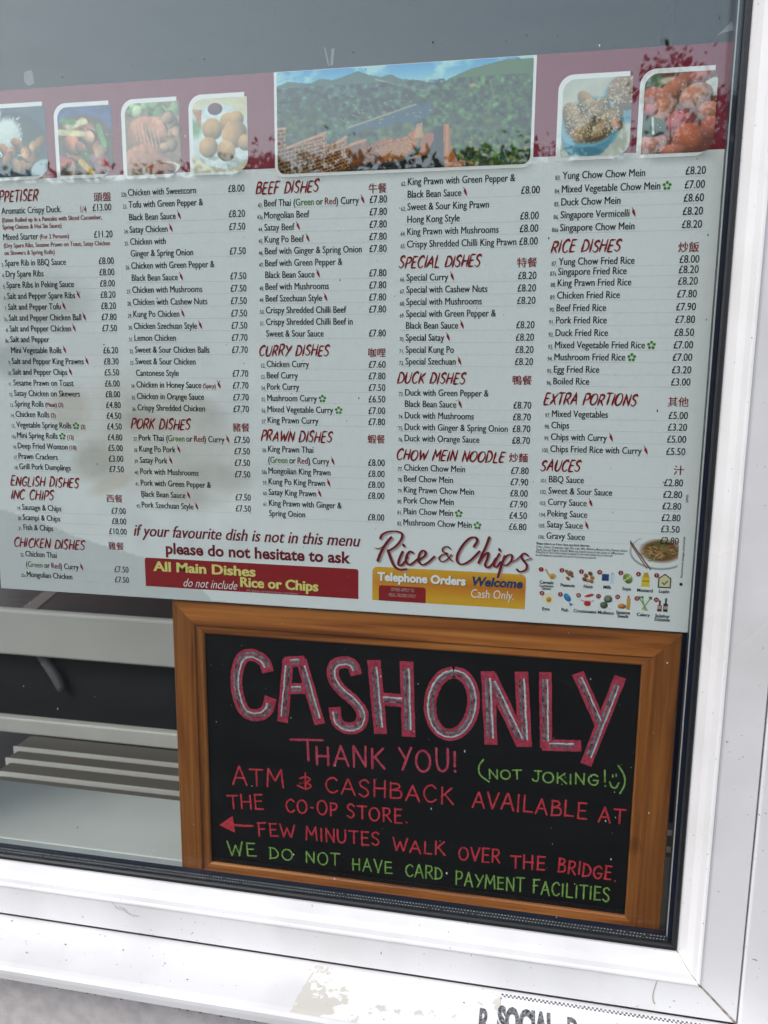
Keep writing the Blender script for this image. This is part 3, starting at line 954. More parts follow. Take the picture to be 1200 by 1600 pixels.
def food3():
    P_ = Pic(78, 88, (150, 120, 96)); lumps(P_, 14, (0, 0, .95, .2), .14, [(150, 172, 120), (190, 200, 160), (120, 142, 96)], .4, 9)
    lumps(P_, 16, (.5, .2, 1, .7), .12, [(176, 128, 104), (196, 150, 124)], .5, 10)
    P_.ell(.36, .45, .33, .27, (214, 140, 112), .5, .1, .35); P_.ell(.55, .38, .26, .16, (222, 150, 122), .8, .12, .35); P_.ell(.3, .75, .4, .2, (206, 134, 108), -.2, .15, .3)
    for k in range(7): P_.seg((.16 + .07 * k, .26 + .02 * k), (.22 + .07 * k, .52 + .02 * k), .012, (236, 184, 160), .6)
    for k in range(8): P_.seg((.1 + .03 * k, .66 + .03 * k), (.6 + .04 * k, .72 + .02 * k), .02, (190, 120, 96), .6)
    P_.ell(.66, .95, .40, .14, (226, 214, 204)); P_.ell(.64, .93, .32, .11, (150, 66, 26), 0, .2, .4)
    P_.grain(.18, 14, 4)
    return P_


def food4():
    P_ = Pic(78, 90, (232, 214, 176)); P_.ell(.5, .52, .66, .44, (222, 224, 224), .35, .05); P_.ell(.5, .52, .56, .36, (232, 234, 232), .35, .1)
    P_.ell(.06, .4, .16, .16, (120, 160, 110), 0, .6)
    for k in range(6): P_.seg((.02 + .03 * k, .15), (.14, .38), .012, (200, 120, 80))
    P_.ell(.42, .17, .17, .12, (236, 236, 238)); P_.ell(.42, .15, .14, .085, (92, 34, 40), 0, .1, .4)
    for (x_, y_, a_, s_) in ((.36, .42, .2, .19), (.66, .34, .3, .17), (.8, .3, 0, .14), (.28, .66, -.2, .18), (.76, .5, -.5, .24), (.6, .72, .6, .18), (.95, .62, .2, .14)):
        P_.ell(x_, y_, s_, s_ * .82, (206, 150, 92), a_, .1, .45)
    P_.grain(.1, 16, 2)
    return P_


def food5():
    P_ = Pic(92, 102, (206, 200, 186)); P_.grain(.1, 5, 3)
    P_.ell(.93, .28, .36, .34, (110, 156, 178)); P_.ell(.92, .2, .30, .24, (150, 112, 86), 0, .1, .3); flecks(P_, 70, (.66, .02, 1, .36), (222, 200, 170), 12, .015)
    P_.poly([(0, .62), (.06, .85), (.16, .97), (.58, .97), (.72, .85), (.84, .58)], (98, 158, 182)); P_.ell(.42, .6, .44, .38, (120, 176, 198), 0, .05)
    P_.ell(.42, .55, .40, .30, (104, 70, 48))
    for (x_, y_, a_, rx, ry) in ((.14, .46, 1.3, .2, .12), (.36, .3, .9, .2, .1), (.5, .45, -1.0, .28, .12), (.34, .62, -1.1, .26, .13), (.72, .52, -.7, .2, .12), (.6, .64, -.6, .2, .1)):
        P_.ell(x_, y_, rx, ry, (172, 128, 86), a_, .15, .4)
    P_.ell(.80, .60, .08, .1, (200, 120, 70), -.6, .2, .4)
    flecks(P_, 300, (.06, .26, .84, .74), (228, 206, 164), 13, .013); flecks(P_, 90, (.06, .3, .8, .74), (120, 84, 50), 14, .012)
    P_.poly([(0, .70), (.07, .80), (.2, .87), (.5, .87), (.68, .8), (.84, .62), (.7, .88), (.58, .98), (.14, .98), (.04, .88)], (92, 150, 174))
    P_.ell(.42, .94, .25, .07, (74, 128, 152), 0, .4)
    return P_


def food6():
    P_ = Pic(96, 108, (120, 56, 48)); P_.ell(.95, .2, .14, .12, (226, 220, 210)); P_.ell(.1, .1, .2, .1, (90, 110, 80)); P_.ell(.35, .1, .2, .06, (224, 210, 180), 0, .5)
    for (x_, y_, a_, rx, ry, c_) in ((.14, .3, .3, .18, .14, (200, 110, 92)), (.45, .18, -.6, .34, .12, (204, 116, 92)), (.78, .06, -.2, .2, .08, (190, 96, 84)), (.3, .45, -.5, .22, .15, (208, 126, 94)), (.72, .3, -.3, .24, .16, (212, 132, 104)),
                                     (.92, .5, .2, .18, .13, (204, 120, 92)), (.1, .45, .3, .12, .08, (200, 100, 96)), (.52, .62, .1, .2, .16, (186, 60, 60)), (.66, .82, .1, .24, .2, (204, 100, 72)), (.95, .7, .3, .16, .16, (196, 100, 84)),
                                     (.16, .88, -.1, .24, .14, (206, 130, 116)), (.45, .96, 0, .2, .08, (200, 110, 92))):
        P_.ell(x_, y_, rx, ry, c_, a_, .1, .4)
    P_.ell(.12, .66, .23, .13, (62, 82, 58), .1, .1, .3)
    P_.seg((.14, .55), (.16, .74), .018, (226, 232, 226))
    flecks(P_, 110, (.1, .05, 1, .98), (244, 214, 196), 15, .008)
    P_.grain(.12, 16, 8)
    return P_


foods = [(-22, 168, 73, 276.5, food1, 'printed picture of rice and chicken in a dark pan'), (91.7, 166, 176, 273, food2, 'printed picture of stir fry with peppers on blue plate'),
         (196.7, 160, 281.7, 272.7, food3, 'printed picture of battered prawn with sauce'), (301.7, 153, 387, 267.7, food4, 'printed picture of golden chicken balls on white plate'),
         (878, 122, 986, 243.5, food5, 'printed picture of sesame chicken in blue bowl'), (1005, 113, 1118, 239, food6, 'printed picture of sweet and sour pieces')]
for (xa, ya, xb, yb_, fn, lb) in foods:
    ym = (ya + yb_) / 2
    x0 = mp(xa, ym)[0]; x1 = mp(xb, ym)[0]
    z1 = mp((xa + xb) / 2, ya)[1]; z0 = mp((xa + xb) / 2, yb_)[1]
    b = MB(); rounded(b, x0 - .0046, x1 - .0030, z0 - .0036, z1 + .0046, YI, INK_WHITE, (.0150, 0, .0150, 0))
    fp = fn(); fp.a = fp.a * np.array([.93, .96, .96]) + np.array([12, 16, 14])
    po = fp.mesh('food_picture', menu, x0, x1, z0, z1, YI2, (.0125, 0, .0125, 0))
    po['label'] = lb
    b.build('picture_border', po)

# --- dish lists
CAPH, SQ = .0072, .79


def chili(mb, x_, z_):
    h_ = CAPH
    pts = [(x_, z_ + h_ * 1.0), (x_ + h_ * .22, z_ + h_ * .95), (x_ + h_ * .42, z_ + h_ * .45), (x_ + h_ * .48, z_ - h_ * .1), (x_ + h_ * .2, z_ + h_ * .2), (x_ - h_ * .05, z_ + h_ * .6)]
    mb.add([(p[0], YI, p[1]) for p in pts], [tuple(range(6))], INK_BOX)
    stroke(mb, [(x_ + h_ * .05, z_ + h_ * .98), (x_ - h_ * .1, z_ + h_ * 1.25)], .0007, INK_RED, YI, cap=False)


def leaf(mb, x_, z_):
    r_ = CAPH * .42
    for k in range(5):
        a = math.radians(90 + 72 * k)
        cx, cz = x_ + r_ * math.cos(a), z_ + CAPH * .45 + r_ * math.sin(a)
        yy = YI - lift()
        mb.add([(cx + r_ * .52 * math.cos(t), yy, cz + r_ * .52 * math.sin(t)) for t in [i * math.pi / 4 for i in range(8)]], [tuple(range(8))], INK_LEAF)
    yy = YI - .0002
    mb.add([(x_ + r_ * .28 * math.cos(t), yy, z_ + CAPH * .45 + r_ * .28 * math.sin(t)) for t in [i * math.pi / 3 for i in range(6)]], [tuple(range(6))], PAPER_WHITE)


def taper(wd):
    return lambda t: wd * (1.35 - .85 * t if t > .12 else .55 + 6.0 * t)


def heading(s, px0, px1, pyc, parent, cjk=None, cpx=None, cpy=None, cw=27):
    """Brush lettered heading centred on picture row pyc, with its Chinese name in red beside the prices."""
    x0, zc = mp(px0, pyc); x1, _ = mp(px1, pyc)
    h_ = .0118
    b_ = MB()
    hand_caps(b_, s, (x0, zc - h_ / 2), (x1 - .0028, zc - h_ / 2), h_, .0020, INK_RED, YI, slant=.24, gap=.10, wobble=.035, jitter=.06, taper=taper)
    if cjk:
        cx, cz = mp(cpx, cpy)
        wd = mp(cpx + cw / 2, cpy)[0] - mp(cpx - cw / 2, cpy)[0]
        c_ = MB(); CJK.append(c_)
        text(c_, cjk, cx, cz - .0040, .0074, INK_RED, YI, fit=wd, align='c', bold=0, strikes=2, spread=.0003)
    HEADS.append((b_, s))


HEADS = []
CJK = []
LISTS = []


def dish_list(rows, xt, xn, xp, rule=True):
    """rows: (picture row, picture x of the text, number, [(text, colour)], mark, price). xt: x of the text at that row, else xn/xp in metres."""
    for (py, no, parts, mark, price) in rows:
        b_ = MB(); LISTS.append(b_)
        z_ = mp(xt[0] + (py - 300) * xt[1], py)[1] - CAPH / 2
        x_ = mp(xt[0] + (py - 300) * xt[1], py)[0] if not xn else xn
        if no: text(b_, no, x_ - .0018, z_ - .0006, CAPH * .60, INK_GREY, YI, squeeze=.74, align='r', bold=.008)
        LINES.append((b_, parts, x_, z_, mark))
        if price:
            b_.add([(x_ - .004, YP, z_ - .0021), (xp, YP, z_ - .0021), (xp, YP, z_ - .00185), (x_ - .004, YP, z_ - .00185)], [(0, 1, 2, 3)], INK_RULE)
            text(b_, price, xp, z_, CAPH * 1.04, INK_BLACK, YI, squeeze=.80, align='r', bold=0, strikes=2, spread=.00022)


LINES = []
K, R_, G2 = INK_BLACK, INK_RED, INK_GREEN
# columns: x of text, x of price right edge, in metres on the sheet
def col_x(pa, pb): return (mp(*pa)[0] + mp(*pb)[0]) / 2
C1, P1 = mp(8, 410)[0], mp(178, 410)[0]
C2, P2 = col_x((202.7, 300.7), (219.3, 787.3)), col_x((381, 298), (393, 790))
C3, P3 = col_x((412, 317.5), (421.4, 801)), col_x((605, 313), (600, 806))
C4, P4 = col_x((637.6, 284), (630.3, 815.7)), col_x((844, 298), (822, 821))
C5, P5 = col_x((880, 274.7), (853, 837)), col_x((1102, 270), (1061, 844))
T = lambda s: [(s, K, 1)]
GR = lambda a, b='': [(a + '(', K, 1), ('Green', G2, 1), (' or ', K, 1), ('Red', R_, 1), (') Curry', K, 1)]
D = dish_list
x1f = (0, 0)


def rows(c, xref, xc, xp, data):
    return dish_list(data, (xref, 0), xc, xp)


rows(1, 20, C1, P1, [(329, '', [('Aromatic Crispy Duck.', K, 1)], '', '£13.00'), (342.5, '', [('(Eaten Rolled up in a Pancake with Sliced Cucumber,', R_, .66)], '', ''), (353.5, '', [('Spring Onions & Hoi Sin Sauce)', R_, .66)], '', ''),
    (370, '', [('Mixed Starter ', K, 1), ('(For 2 Persons)', R_, .66)], '', '£11.20'), (382.5, '', [('(Dry Spare Ribs, Sesame Prawn on Toast, Satay Chicken', R_, .66)], '', ''), (394, '', [('on Skewers & Spring Rolls)', R_, .66)], '', ''),
    (410.6, '3.', T('Spare Rib in BBQ Sauce'), '', '£8.00'), (427.8, '4.', T('Dry Spare Ribs'), '', '£8.00'), (445, '5.', T('Spare Ribs in Peking Sauce'), '', '£8.00'), (462.3, '6.', T('Salt and Pepper Spare Ribs'), 'c', '£8.20'),
    (479.3, '7.', T('Salt and Pepper Tofu'), 'c', '£8.20'), (496.3, '7a.', T('Salt and Pepper Chicken Ball'), 'c', '£7.80'), (513.3, '8.', T('Salt and Pepper Chicken'), 'c', '£7.50'), (530, '8a.', T('Salt and Pepper'), '', ''),
    (547, '', T('Mini Vegetable Rolls'), 'c', '£6.20'), (564, '9.', T('Salt and Pepper King Prawns'), 'c', '£8.30'), (580.7, '10.', T('Salt and Pepper Chips'), 'c', '£5.50'), (597.7, '11.', T('Sesame Prawn on Toast'), '', '£6.00'),
    (614, '12.', T('Satay Chicken on Skewers'), '', '£8.00'), (630.4, '13.', [('Spring Rolls ', K, 1), ('(Meat) (3)', R_, .66)], '', '£4.80'), (646.7, '14.', [('Chicken Rolls ', K, 1), ('(2)', R_, .66)], '', '£4.50'),
    (663, '15.', T('Vegetable Spring Rolls'), 'l3', '£4.50'), (679.5, '15a', T('Mini Spring Rolls'), 'l12', '£4.80'), (695.8, '16.', [('Deep Fried Wonton ', K, 1), ('(10)', R_, .66)], '', '£5.00'),
    (712, '17.', T('Prawn Crackers'), '', '£3.00'), (728, '18.', T('Grill Pork Dumplings'), '', '£7.50')])
rows(1, 20, C1, P1, [(791.3, '19.', T('Sausage & Chips'), '', '£7.00'), (807, '20.', T('Scampi & Chips'), '', '£8.00'), (822.5, '21.', T('Fish & Chips'), '', '£10.00')])
rows(1, 20, C1, P1, [(863.7, '22.', T('Chicken Thai'), '', ''), (880, '', GR(''), 'c', '£7.50'), (895.5, '22a', T('Mongolian Chicken'), '', '£7.50')])
rows(2, 205, C2, P2, [(300.7, '22b', T('Chicken with Sweetcorn'), '', '£8.00'), (319.5, '23.', T('Tofu with Green Pepper &'), '', ''), (339.3, '', T('Black Bean Sauce'), 'c', '£8.20'), (358.7, '24.', T('Satay Chicken'), 'c', '£7.50'),
    (377.5, '25.', T('Chicken with'), '', ''), (396, '', T('Ginger & Spring Onion'), '', '£7.50'), (415, '26.', T('Chicken with Green Pepper &'), '', ''), (434, '', T('Black Bean Sauce'), 'c', '£7.50'),
    (452.8, '27.', T('Chicken with Mushrooms'), '', '£7.50'), (471.7, '28.', T('Chicken with Cashew Nuts'), '', '£7.50'), (490.6, '29.', T('Kung Po Chicken'), 'c', '£7.50'), (509.2, '30.', T('Chicken Szechuan Style'), 'c', '£7.50'),
    (527.7, '31.', T('Lemon Chicken'), '', '£7.70'), (546.2, '32.', T('Sweet & Sour Chicken Balls'), '', '£7.70'), (564.3, '33.', T('Sweet & Sour Chicken'), '', ''), (582.3, '', T('Cantonese Style'), '', '£7.70'),
    (600.5, '34.', [('Chicken in Honey Sauce ', K, 1), ('(Spicy)', R_, .66)], 'c', '£7.70'), (618.5, '35.', T('Chicken in Orange Sauce'), '', '£7.70'), (636.3, '36.', T('Crispy Shredded Chicken'), '', '£7.70')])
rows(2, 205, C2, P2, [(683.2, '37.', GR('Pork Thai '), 'c', '£7.50'), (700.5, '38.', T('Kung Po Pork'), 'c', '£7.50'), (718, '39.', T('Satay Pork'), 'c', '£7.50'), (735.5, '40.', T('Pork with Mushrooms'), '', '£7.50'),
    (753.3, '41.', T('Pork with Green Pepper &'), '', ''), (770.6, '', T('Black Bean Sauce'), 'c', '£7.50'), (787.5, '42.', T('Pork Szechuan Style'), 'c', '£7.50')])
rows(3, 415, C3, P3, [(317.5, '43.', GR('Beef Thai '), 'c', '£7.80'), (336.3, '43a', T('Mongolian Beef'), '', '£7.80'), (355.3, '44.', T('Satay Beef'), 'c', '£7.80'), (374, '45.', T('Kung Po Beef'), 'c', '£7.80'),
    (392.3, '46.', T('Beef with Ginger & Spring Onion'), '', '£7.80'), (411, '47.', T('Beef with Green Pepper &'), '', ''), (429.4, '', T('Black Bean Sauce'), 'c', '£7.80'), (447.8, '48.', T('Beef with Mushrooms'), '', '£7.80'),
    (466.2, '49.', T('Beef Szechuan Style'), 'c', '£7.80'), (484.5, '50.', T('Crispy Shredded Chilli Beef'), '', '£7.80'), (502.7, '51.', T('Crispy Shredded Chilli Beef in'), '', ''), (521, '', T('Sweet & Sour Sauce'), '', '£7.80')])
rows(3, 415, C3, P3, [(568.5, '52.', T('Chicken Curry'), '', '£7.60'), (586.2, '53.', T('Beef Curry'), '', '£7.80'), (603.8, '54.', T('Pork Curry'), '', '£7.50'), (621.4, '55.', T('Mushroom Curry'), 'l', '£6.50'),
    (638.9, '56.', T('Mixed Vegetable Curry'), 'l', '£7.00'), (655.9, '57.', T('King Prawn Curry'), '', '£7.80')])
rows(3, 415, C3, P3, [(701, '58.', T('King Prawn Thai'), '', ''), (718, '', GR(''), 'c', '£8.00'), (735, '58a', T('Mongolian King Prawn'), '', '£8.00'), (751.7, '59.', T('Kung Po King Prawn'), 'c', '£8.00'),
    (768.3, '60.', T('Satay King Prawn'), 'c', '£8.00'), (785.2, '61.', T('King Prawn with Ginger &'), '', ''), (801.2, '', T('Spring Onion'), '', '£8.00')])
rows(4, 634, C4, P4, [(284, '62.', T('King Prawn with Green Pepper &'), '', ''), (303.7, '', T('Black Bean Sauce'), 'c', '£8.00'), (323.2, '63.', T('Sweet & Sour King Prawn'), '', ''), (342.8, '', T('Hong Kong Style'), '', '£8.00'),
    (362, '64.', T('King Prawn with Mushrooms'), '', '£8.00'), (381.5, '65.', T('Crispy Shredded Chilli King Prawn'), '', '£8.00')])
rows(4, 634, C4, P4, [(433.5, '66.', T('Special Curry'), 'c', '£8.20'), (452.4, '67.', T('Special with Cashew Nuts'), '', '£8.20'), (471.4, '68.', T('Special with Mushrooms'), '', '£8.20'), (490, '69.', T('Special with Green Pepper &'), '', ''),
    (508.4, '', T('Black Bean Sauce'), 'c', '£8.20'), (527.2, '70.', T('Special Satay'), 'c', '£8.20'), (546, '71.', T('Special Kung Po'), '', '£8.20'), (564.3, '72.', T('Special Szechuan'), 'c', '£8.20')])
rows(4, 634, C4, P4, [(613, '73.', T('Duck with Green Pepper &'), '', ''), (630.7, '', T('Black Bean Sauce'), 'c', '£8.70'), (648.6, '74.', T('Duck with Mushrooms'), '', '£8.70'), (666.6, '75.', T('Duck with Ginger & Spring Onion'), '', '£8.70'), (684.3, '76.', T('Duck with Orange Sauce'), '', '£8.70')])
rows(4, 634, C4, P4, [(730.3, '77.', T('Chicken Chow Mein'), '', '£7.80'), (747.5, '78.', T('Beef Chow Mein'), '', '£7.90'), (764.7, '79.', T('King Prawn Chow Mein'), '', '£8.00'), (781.4, '80.', T('Pork Chow Mein'), '', '£7.90'), (798.5, '81.', T('Plain Chow Mein'), 'l', '£4.50'), (815.7, '82.', T('Mushroom Chow Mein'), 'l', '£6.80')])
rows(5, 866, C5, P5, [(274.8, '83.', T('Yung Chow Chow Mein'), '', '£8.20'), (295.8, '84.', T('Mixed Vegetable Chow Mein'), 'l', '£7.00'), (316, '85.', T('Duck Chow Mein'), '', '£8.60'), (336, '86.', T('Singapore Vermicelli'), 'c', '£8.20'), (356, '86a', T('Singapore Chow Mein'), '', '£8.20')])
rows(5, 866, C5, P5, [(408.8, '87.', T('Yung Chow Fried Rice'), '', '£8.00'), (424.5, '87a', T('Singapore Fried Rice'), '', '£8.20'), (442, '88.', T('King Prawn Fried Rice'), '', '£8.20'), (461.3, '89.', T('Chicken Fried Rice'), '', '£7.80'), (481, '90.', T('Beef Fried Rice'), '', '£7.90'),
    (500.2, '91.', T('Pork Fried Rice'), '', '£7.80'), (519.8, '92.', T('Duck Fried Rice'), '', '£8.50'), (538.8, '93.', T('Mixed Vegetable Fried Rice'), 'l', '£7.00'), (557.6, '94.', T('Mushroom Fried Rice'), 'l', '£7.00'), (576.8, '95.', T('Egg Fried Rice'), '', '£3.20'), (595.3, '96.', T('Boiled Rice'), '', '£3.00')])
rows(5, 866, C5, P5, [(646.2, '97.', T('Mixed Vegetables'), '', '£5.00'), (664, '98.', T('Chips'), '', '£3.20'), (682.3, '99.', T('Chips with Curry'), 'c', '£5.00'), (701, '100.', T('Chips Fried Rice with Curry'), 'c', '£5.50')])
rows(5, 866, C5, P5, [(748.6, '101.', T('BBQ Sauce'), '', '£2.80'), (766.5, '102.', T('Sweet & Sour Sauce'), '', '£2.80'), (784.2, '103.', T('Curry Sauce'), 'c', '£2.80'), (802, '104.', T('Peking Sauce'), '', '£2.80'), (819.3, '105.', T('Satay Sauce'), 'c', '£3.50'), (837, '106.', T('Gravy Sauce'), '', '£2.80')])
h1 = MB(); x_, z_ = mp(126, 327); text(h1, '1/4', x_, z_ - CAPH / 2, CAPH, INK_RED, YI, squeeze=.66, bold=.004); LISTS.append(h1)

for (s, a, b_, yc, cj, cx, cy, cw) in (('APPETISER', -12, 62, 307.5, '頭盤', 160, 307.7, 27), ('ENGLISH DISHES', 16, 125, 751, '', 0, 0, 0), ('INC CHIPS', 16.5, 86, 772, '西餐', 179, 779, 25), ('CHICKEN DISHES', 21, 134.5, 846.5, '雞餐', 181.5, 853.3, 24),
        ('PORK DISHES', 204, 300, 661.7, '豬餐', 376.7, 668, 26), ('BEEF DISHES', 399, 501, 294.5, '牛餐', 590, 294.2, 28), ('CURRY DISHES', 404, 517, 547.5, '咖哩', 589, 551, 27), ('PRAWN DISHES', 407, 521.5, 680.4, '蝦餐', 588, 686.2, 27),
        ('SPECIAL DISHES', 622.5, 754, 410, '特餐', 823.5, 410.2, 31), ('DUCK DISHES', 620.5, 730, 590.5, '鴨餐', 816, 594.2, 30), ('CHOW MEIN NOODLE', 619, 791.5, 709.8, '炒麵', 810, 715.3, 29),
        ('RICE DISHES', 860.5, 973, 385.5, '炒飯', 1076, 386.2, 32), ('EXTRA PORTIONS', 849, 998, 623.2, '其他', 1059.7, 628, 32), ('SAUCES', 844, 910, 726.8, '汁', 1060.7, 735, 16)):
    heading(s, a, b_, yc, menu, cj or None, cx, cy, cw)

# --- foot of the poster
foot = MB(); foot2 = MB()
x_, z_ = mp(209, 829); xe = mp(563, 829)[0]
text(foot, 'if your favourite dish is not in this menu', x_, z_ - .0062, .0142, INK_MAROON, YI, fit=xe - x_, bold=0, shear=.28, strikes=2, spread=.0007)
x_, z_ = mp(259, 857); xe = mp(548, 857)[0]
text(foot2, 'please do not hesitate to ask', x_, z_ - .0062, .0132, INK_MAROON, YI, fit=xe - x_, bold=.03)
FOOT = [(foot, 'slogan', None), (foot2, 'slogan', None)]
red = MB()
x0, z1 = mp(226, 871); x1, z0 = mp(560, 936)
rounded(red, x0, x1, z0, z1, YP, INK_BOX, (.003, .003, 0, 0))
x_, z_ = mp(240, 885); xe = mp(399, 885)[0]
text(red, 'All Main Dishes', x_, z_ - .0052, .0116, INK_PALE_YELLOW, YI2, fit=xe - x_, bold=.02, strikes=3, spread=.0007)
x_, z_ = mp(376, 910); xe = mp(497, 910)[0]
text(red, 'Rice or Chips', x_, z_ - .0050, .0116, INK_PALE_YELLOW, YI2, fit=xe - x_, bold=.02, strikes=3, spread=.0007)
x_, z_ = mp(287, 911); xe = mp(371, 911)[0]
text(red, 'do not include', x_, z_ - .0042, .0105, INK_WHITE, YI2, fit=xe - x_, bold=-.006, shear=.38)
x_, z_ = mp(385, 922.5); xe = mp(466, 922.5)[0]
text(red, 'All dishes served in large containers', x_, z_ - .0012, .0027, INK_SHADOW, YI2, fit=xe - x_, bold=.0)
FOOT.append((red, 'notice_box', 'red notice box with yellow lettering'))
yel = MB()
x0, z1 = mp(582, 885); x1, z0 = mp(820, 952)
Y_ = Pic(60, 20, (222, 150, 40))
Y_.a = np.array([226, 172, 44]) + (np.clip(1 - np.abs(Y_.v - .45) / .4, 0, 1) * (.5 + .5 * Y_.u))[..., None] * (np.array([206, 118, 38]) - np.array([226, 172, 44]))
ylo = Y_.mesh('offer_box', menu, x0, x1, z0, z1, YP, (.006, .006, 0, 0))
ylo['label'] = 'yellow and orange order box'
for (dx, dz, mm, yy) in ((.0008, -.0008, ink('ink_amber_shadow', (150, 92, 26)), YI), (0, 0, INK_WHITE, YI2)):
    x_, z_ = mp(590, 901); xe = mp(728, 901)[0]
    text(yel, 'Telephone Orders', x_ + dx, z_ - .0042 + dz, .0094, mm, yy, fit=xe - x_, bold=.045)
x_, z_ = mp(738, 908); xe = mp(817, 908)[0]
text(yel, 'Welcome', x_, z_ - .0048, .0100, INK_NAVY, YI2, fit=xe - x_, bold=.034, shear=.2)
x_, z_ = mp(736, 928); xe = mp(803, 928)[0]
text(yel, 'Cash Only.', x_, z_ - .0040, .0100, INK_WHITE, YI2, fit=xe - x_, bold=-.004, shear=.1)
x0, z1 = mp(592, 914); x1, z0 = mp(665, 942.5)
rounded(yel, x0, x1, z0, z1, YI, INK_BOX, (.003, .003, 0, 0))
x_, z_ = mp(629, 922)
text(yel, 'OFFERS APPLY TO', x_, z_ - .0016, .0040, INK_SHADOW, YI3, fit=.0275, align='c', bold=.0)
x_, z_ = mp(629, 930)
text(yel, 'MEAL ORDERS ONLY', x_, z_ - .0022, .0040, INK_SHADOW, YI3, fit=.032, align='c', bold=.0)
FOOT.append((yel, 'order_lettering', None))

# brush script trade name
NAME = [
    ([(205, 118), (172, 158), (140, 215), (122, 262)], 15), ([(104, 184), (130, 186), (150, 176), (168, 160)], 6),
    ([(138, 124), (150, 100), (190, 82), (240, 80), (273, 96), (268, 130), (235, 172), (188, 204)], 13), ([(186, 200), (205, 255), (228, 300), (262, 320), (302, 316)], 15),
    ([(276, 208), (258, 248), (250, 284), (268, 292), (292, 268), (306, 240)], 13), ([(281, 164), (286, 172)], 14),
    ([(343, 214), (322, 206), (302, 232), (298, 268), (318, 288), (346, 274), (378, 246)], 13),
    ([(380, 256), (412, 236), (420, 210), (402, 200), (382, 222), (376, 262), (398, 288), (432, 276), (475, 238)], 12),
    ([(574, 188), (556, 174), (530, 184), (528, 206), (556, 218), (524, 226), (504, 248), (520, 268), (552, 258), (582, 226)], 8), ([(548, 222), (566, 246), (586, 264)], 8),
    ([(722, 174), (742, 142), (732, 118), (694, 124), (648, 172), (618, 232), (622, 274), (656, 284), (704, 258), (756, 206)], 13),
    ([(818, 118), (796, 176), (770, 232), (752, 276)], 13), ([(756, 268), (790, 226), (812, 214), (806, 250), (792, 288), (808, 306), (836, 286), (858, 250)], 12),
    ([(880, 222), (858, 262), (848, 294), (866, 302), (888, 272)], 12), ([(880, 192), (885, 200)], 13),
    ([(914, 236), (892, 300), (872, 366)], 13), ([(900, 270), (930, 232), (958, 228), (956, 262), (928, 290), (902, 290)], 11), ([(948, 276), (985, 258), (1020, 226)], 7),
    ([(1060, 232), (1038, 218), (1018, 234), (1030, 262), (1052, 290), (1046, 320), (1010, 332), (990, 318)], 12), ([(1040, 262), (1062, 254), (1084, 248)], 6)]
brand = MB()
for (dx, dz, mm, yy) in ((.0014, -.0012, INK_SHADOW, YI2), (0, 0, INK_MAROON, YI3)):
    for pts, wd in NAME:
        q = smooth_line([mp(560 + a / 4, 810 + b_ / 4) for a, b_ in pts], 8)
        stroke(brand, [(p_[0] + dx, p_[1] + dz) for p_ in q], wd / 4 * .00070 * 1.18, mm, yy, nib=lambda t: .62 + .5 * abs(t[1]))
FOOT.append((brand, 'brush_lettering', 'maroon brush script lettering with soft shadow'))

# small print and allergy symbols
fine = MB()
for k, (s, xa, xb, ya) in enumerate((('Please inform us if you have any food allergies.', 838, 922, 849), ('Celery, Gluten, Crustaceans, Eggs, Fish, Lupin, Milk, Molluscs, Mustard, Nuts, Peanuts, Sesame', 838, 981, 854),
        ('Seeds, Soya and Sulphur Dioxide. Meals may contain traces of nuts, bones or GM products.', 838, 976, 858.5), ('If the Dish of Your Choice does not appear on the menu, please let us know and', 837.5, 957, 862.5),
        ('we will endeavour to provide it for you or if you have any queries.', 837, 932, 867))):
    x_, z_ = mp(xa, ya); xe = mp(xb, ya)[0]
    text(fine, s, x_, z_ - .0011, .0025, INK_BLACK, YI, fit=xe - x_, bold=.02 if k == 0 else .004)
x_, z_ = mp(1061.5, 905); x2, z2 = mp(1076, 776)
text(fine, 'Eastmond design and print', (x_ + x2) / 2 + .0012, z_ + .002, .0022, INK_GREY, YI, fit=.045, turn=math.pi / 2, bold=.01)
text(fine, 'JUN23', (x_ + x2) / 2 + .0012, z_ + .084, .0022, INK_BLACK, YI, fit=.0085, turn=math.pi / 2, bold=.01)
x_, z_ = mp(1064, 913); fine.add([(x_ + .0018 * math.cos(a), YI, z_ + .0018 * math.sin(a)) for a in np.linspace(0, 2 * math.pi, 10, endpoint=False)], [tuple(range(10))], INK_BLACK)
FOOT.append((fine, 'small_print', None))

# noodle plate
N_ = Pic(64, 52, (238, 241, 240))
N_.ell(.62, .42, .62, .56, (150, 156, 160), 0, .04); N_.ell(.62, .40, .60, .53, (238, 240, 240), 0, .06); N_.ell(.64, .38, .46, .40, (120, 78, 46), 0, .3)
q = random.Random(3)
for k in range(70):
    x_, y_ = q.gauss(.66, .17), q.gauss(.36, .14)
    a = q.uniform(0, 3.14)
    N_.seg((x_ - .1 * math.cos(a), y_ - .08 * math.sin(a)), (x_ + .1 * math.cos(a), y_ + .08 * math.sin(a)), .012, q.choice([(190, 150, 90), (160, 112, 60), (206, 172, 112), (96, 60, 36), (92, 116, 56)]))
for k in range(8): N_.ell(q.uniform(.5, .8), q.uniform(.1, .28), .04, .03, (84, 120, 56), 0, .5)
N_.seg((0, .10), (.46, .98), .022, (96, 54, 40)); N_.seg((.0, .16), (.38, .94), .02, (130, 84, 60))
x0, z1 = mp(985, 840); x1, z0 = mp(1058, 893)
no = N_.mesh('noodle_picture', menu, x0, x1, z0, z1, YP)
no['label'] = 'printed plate of noodles with chopsticks'


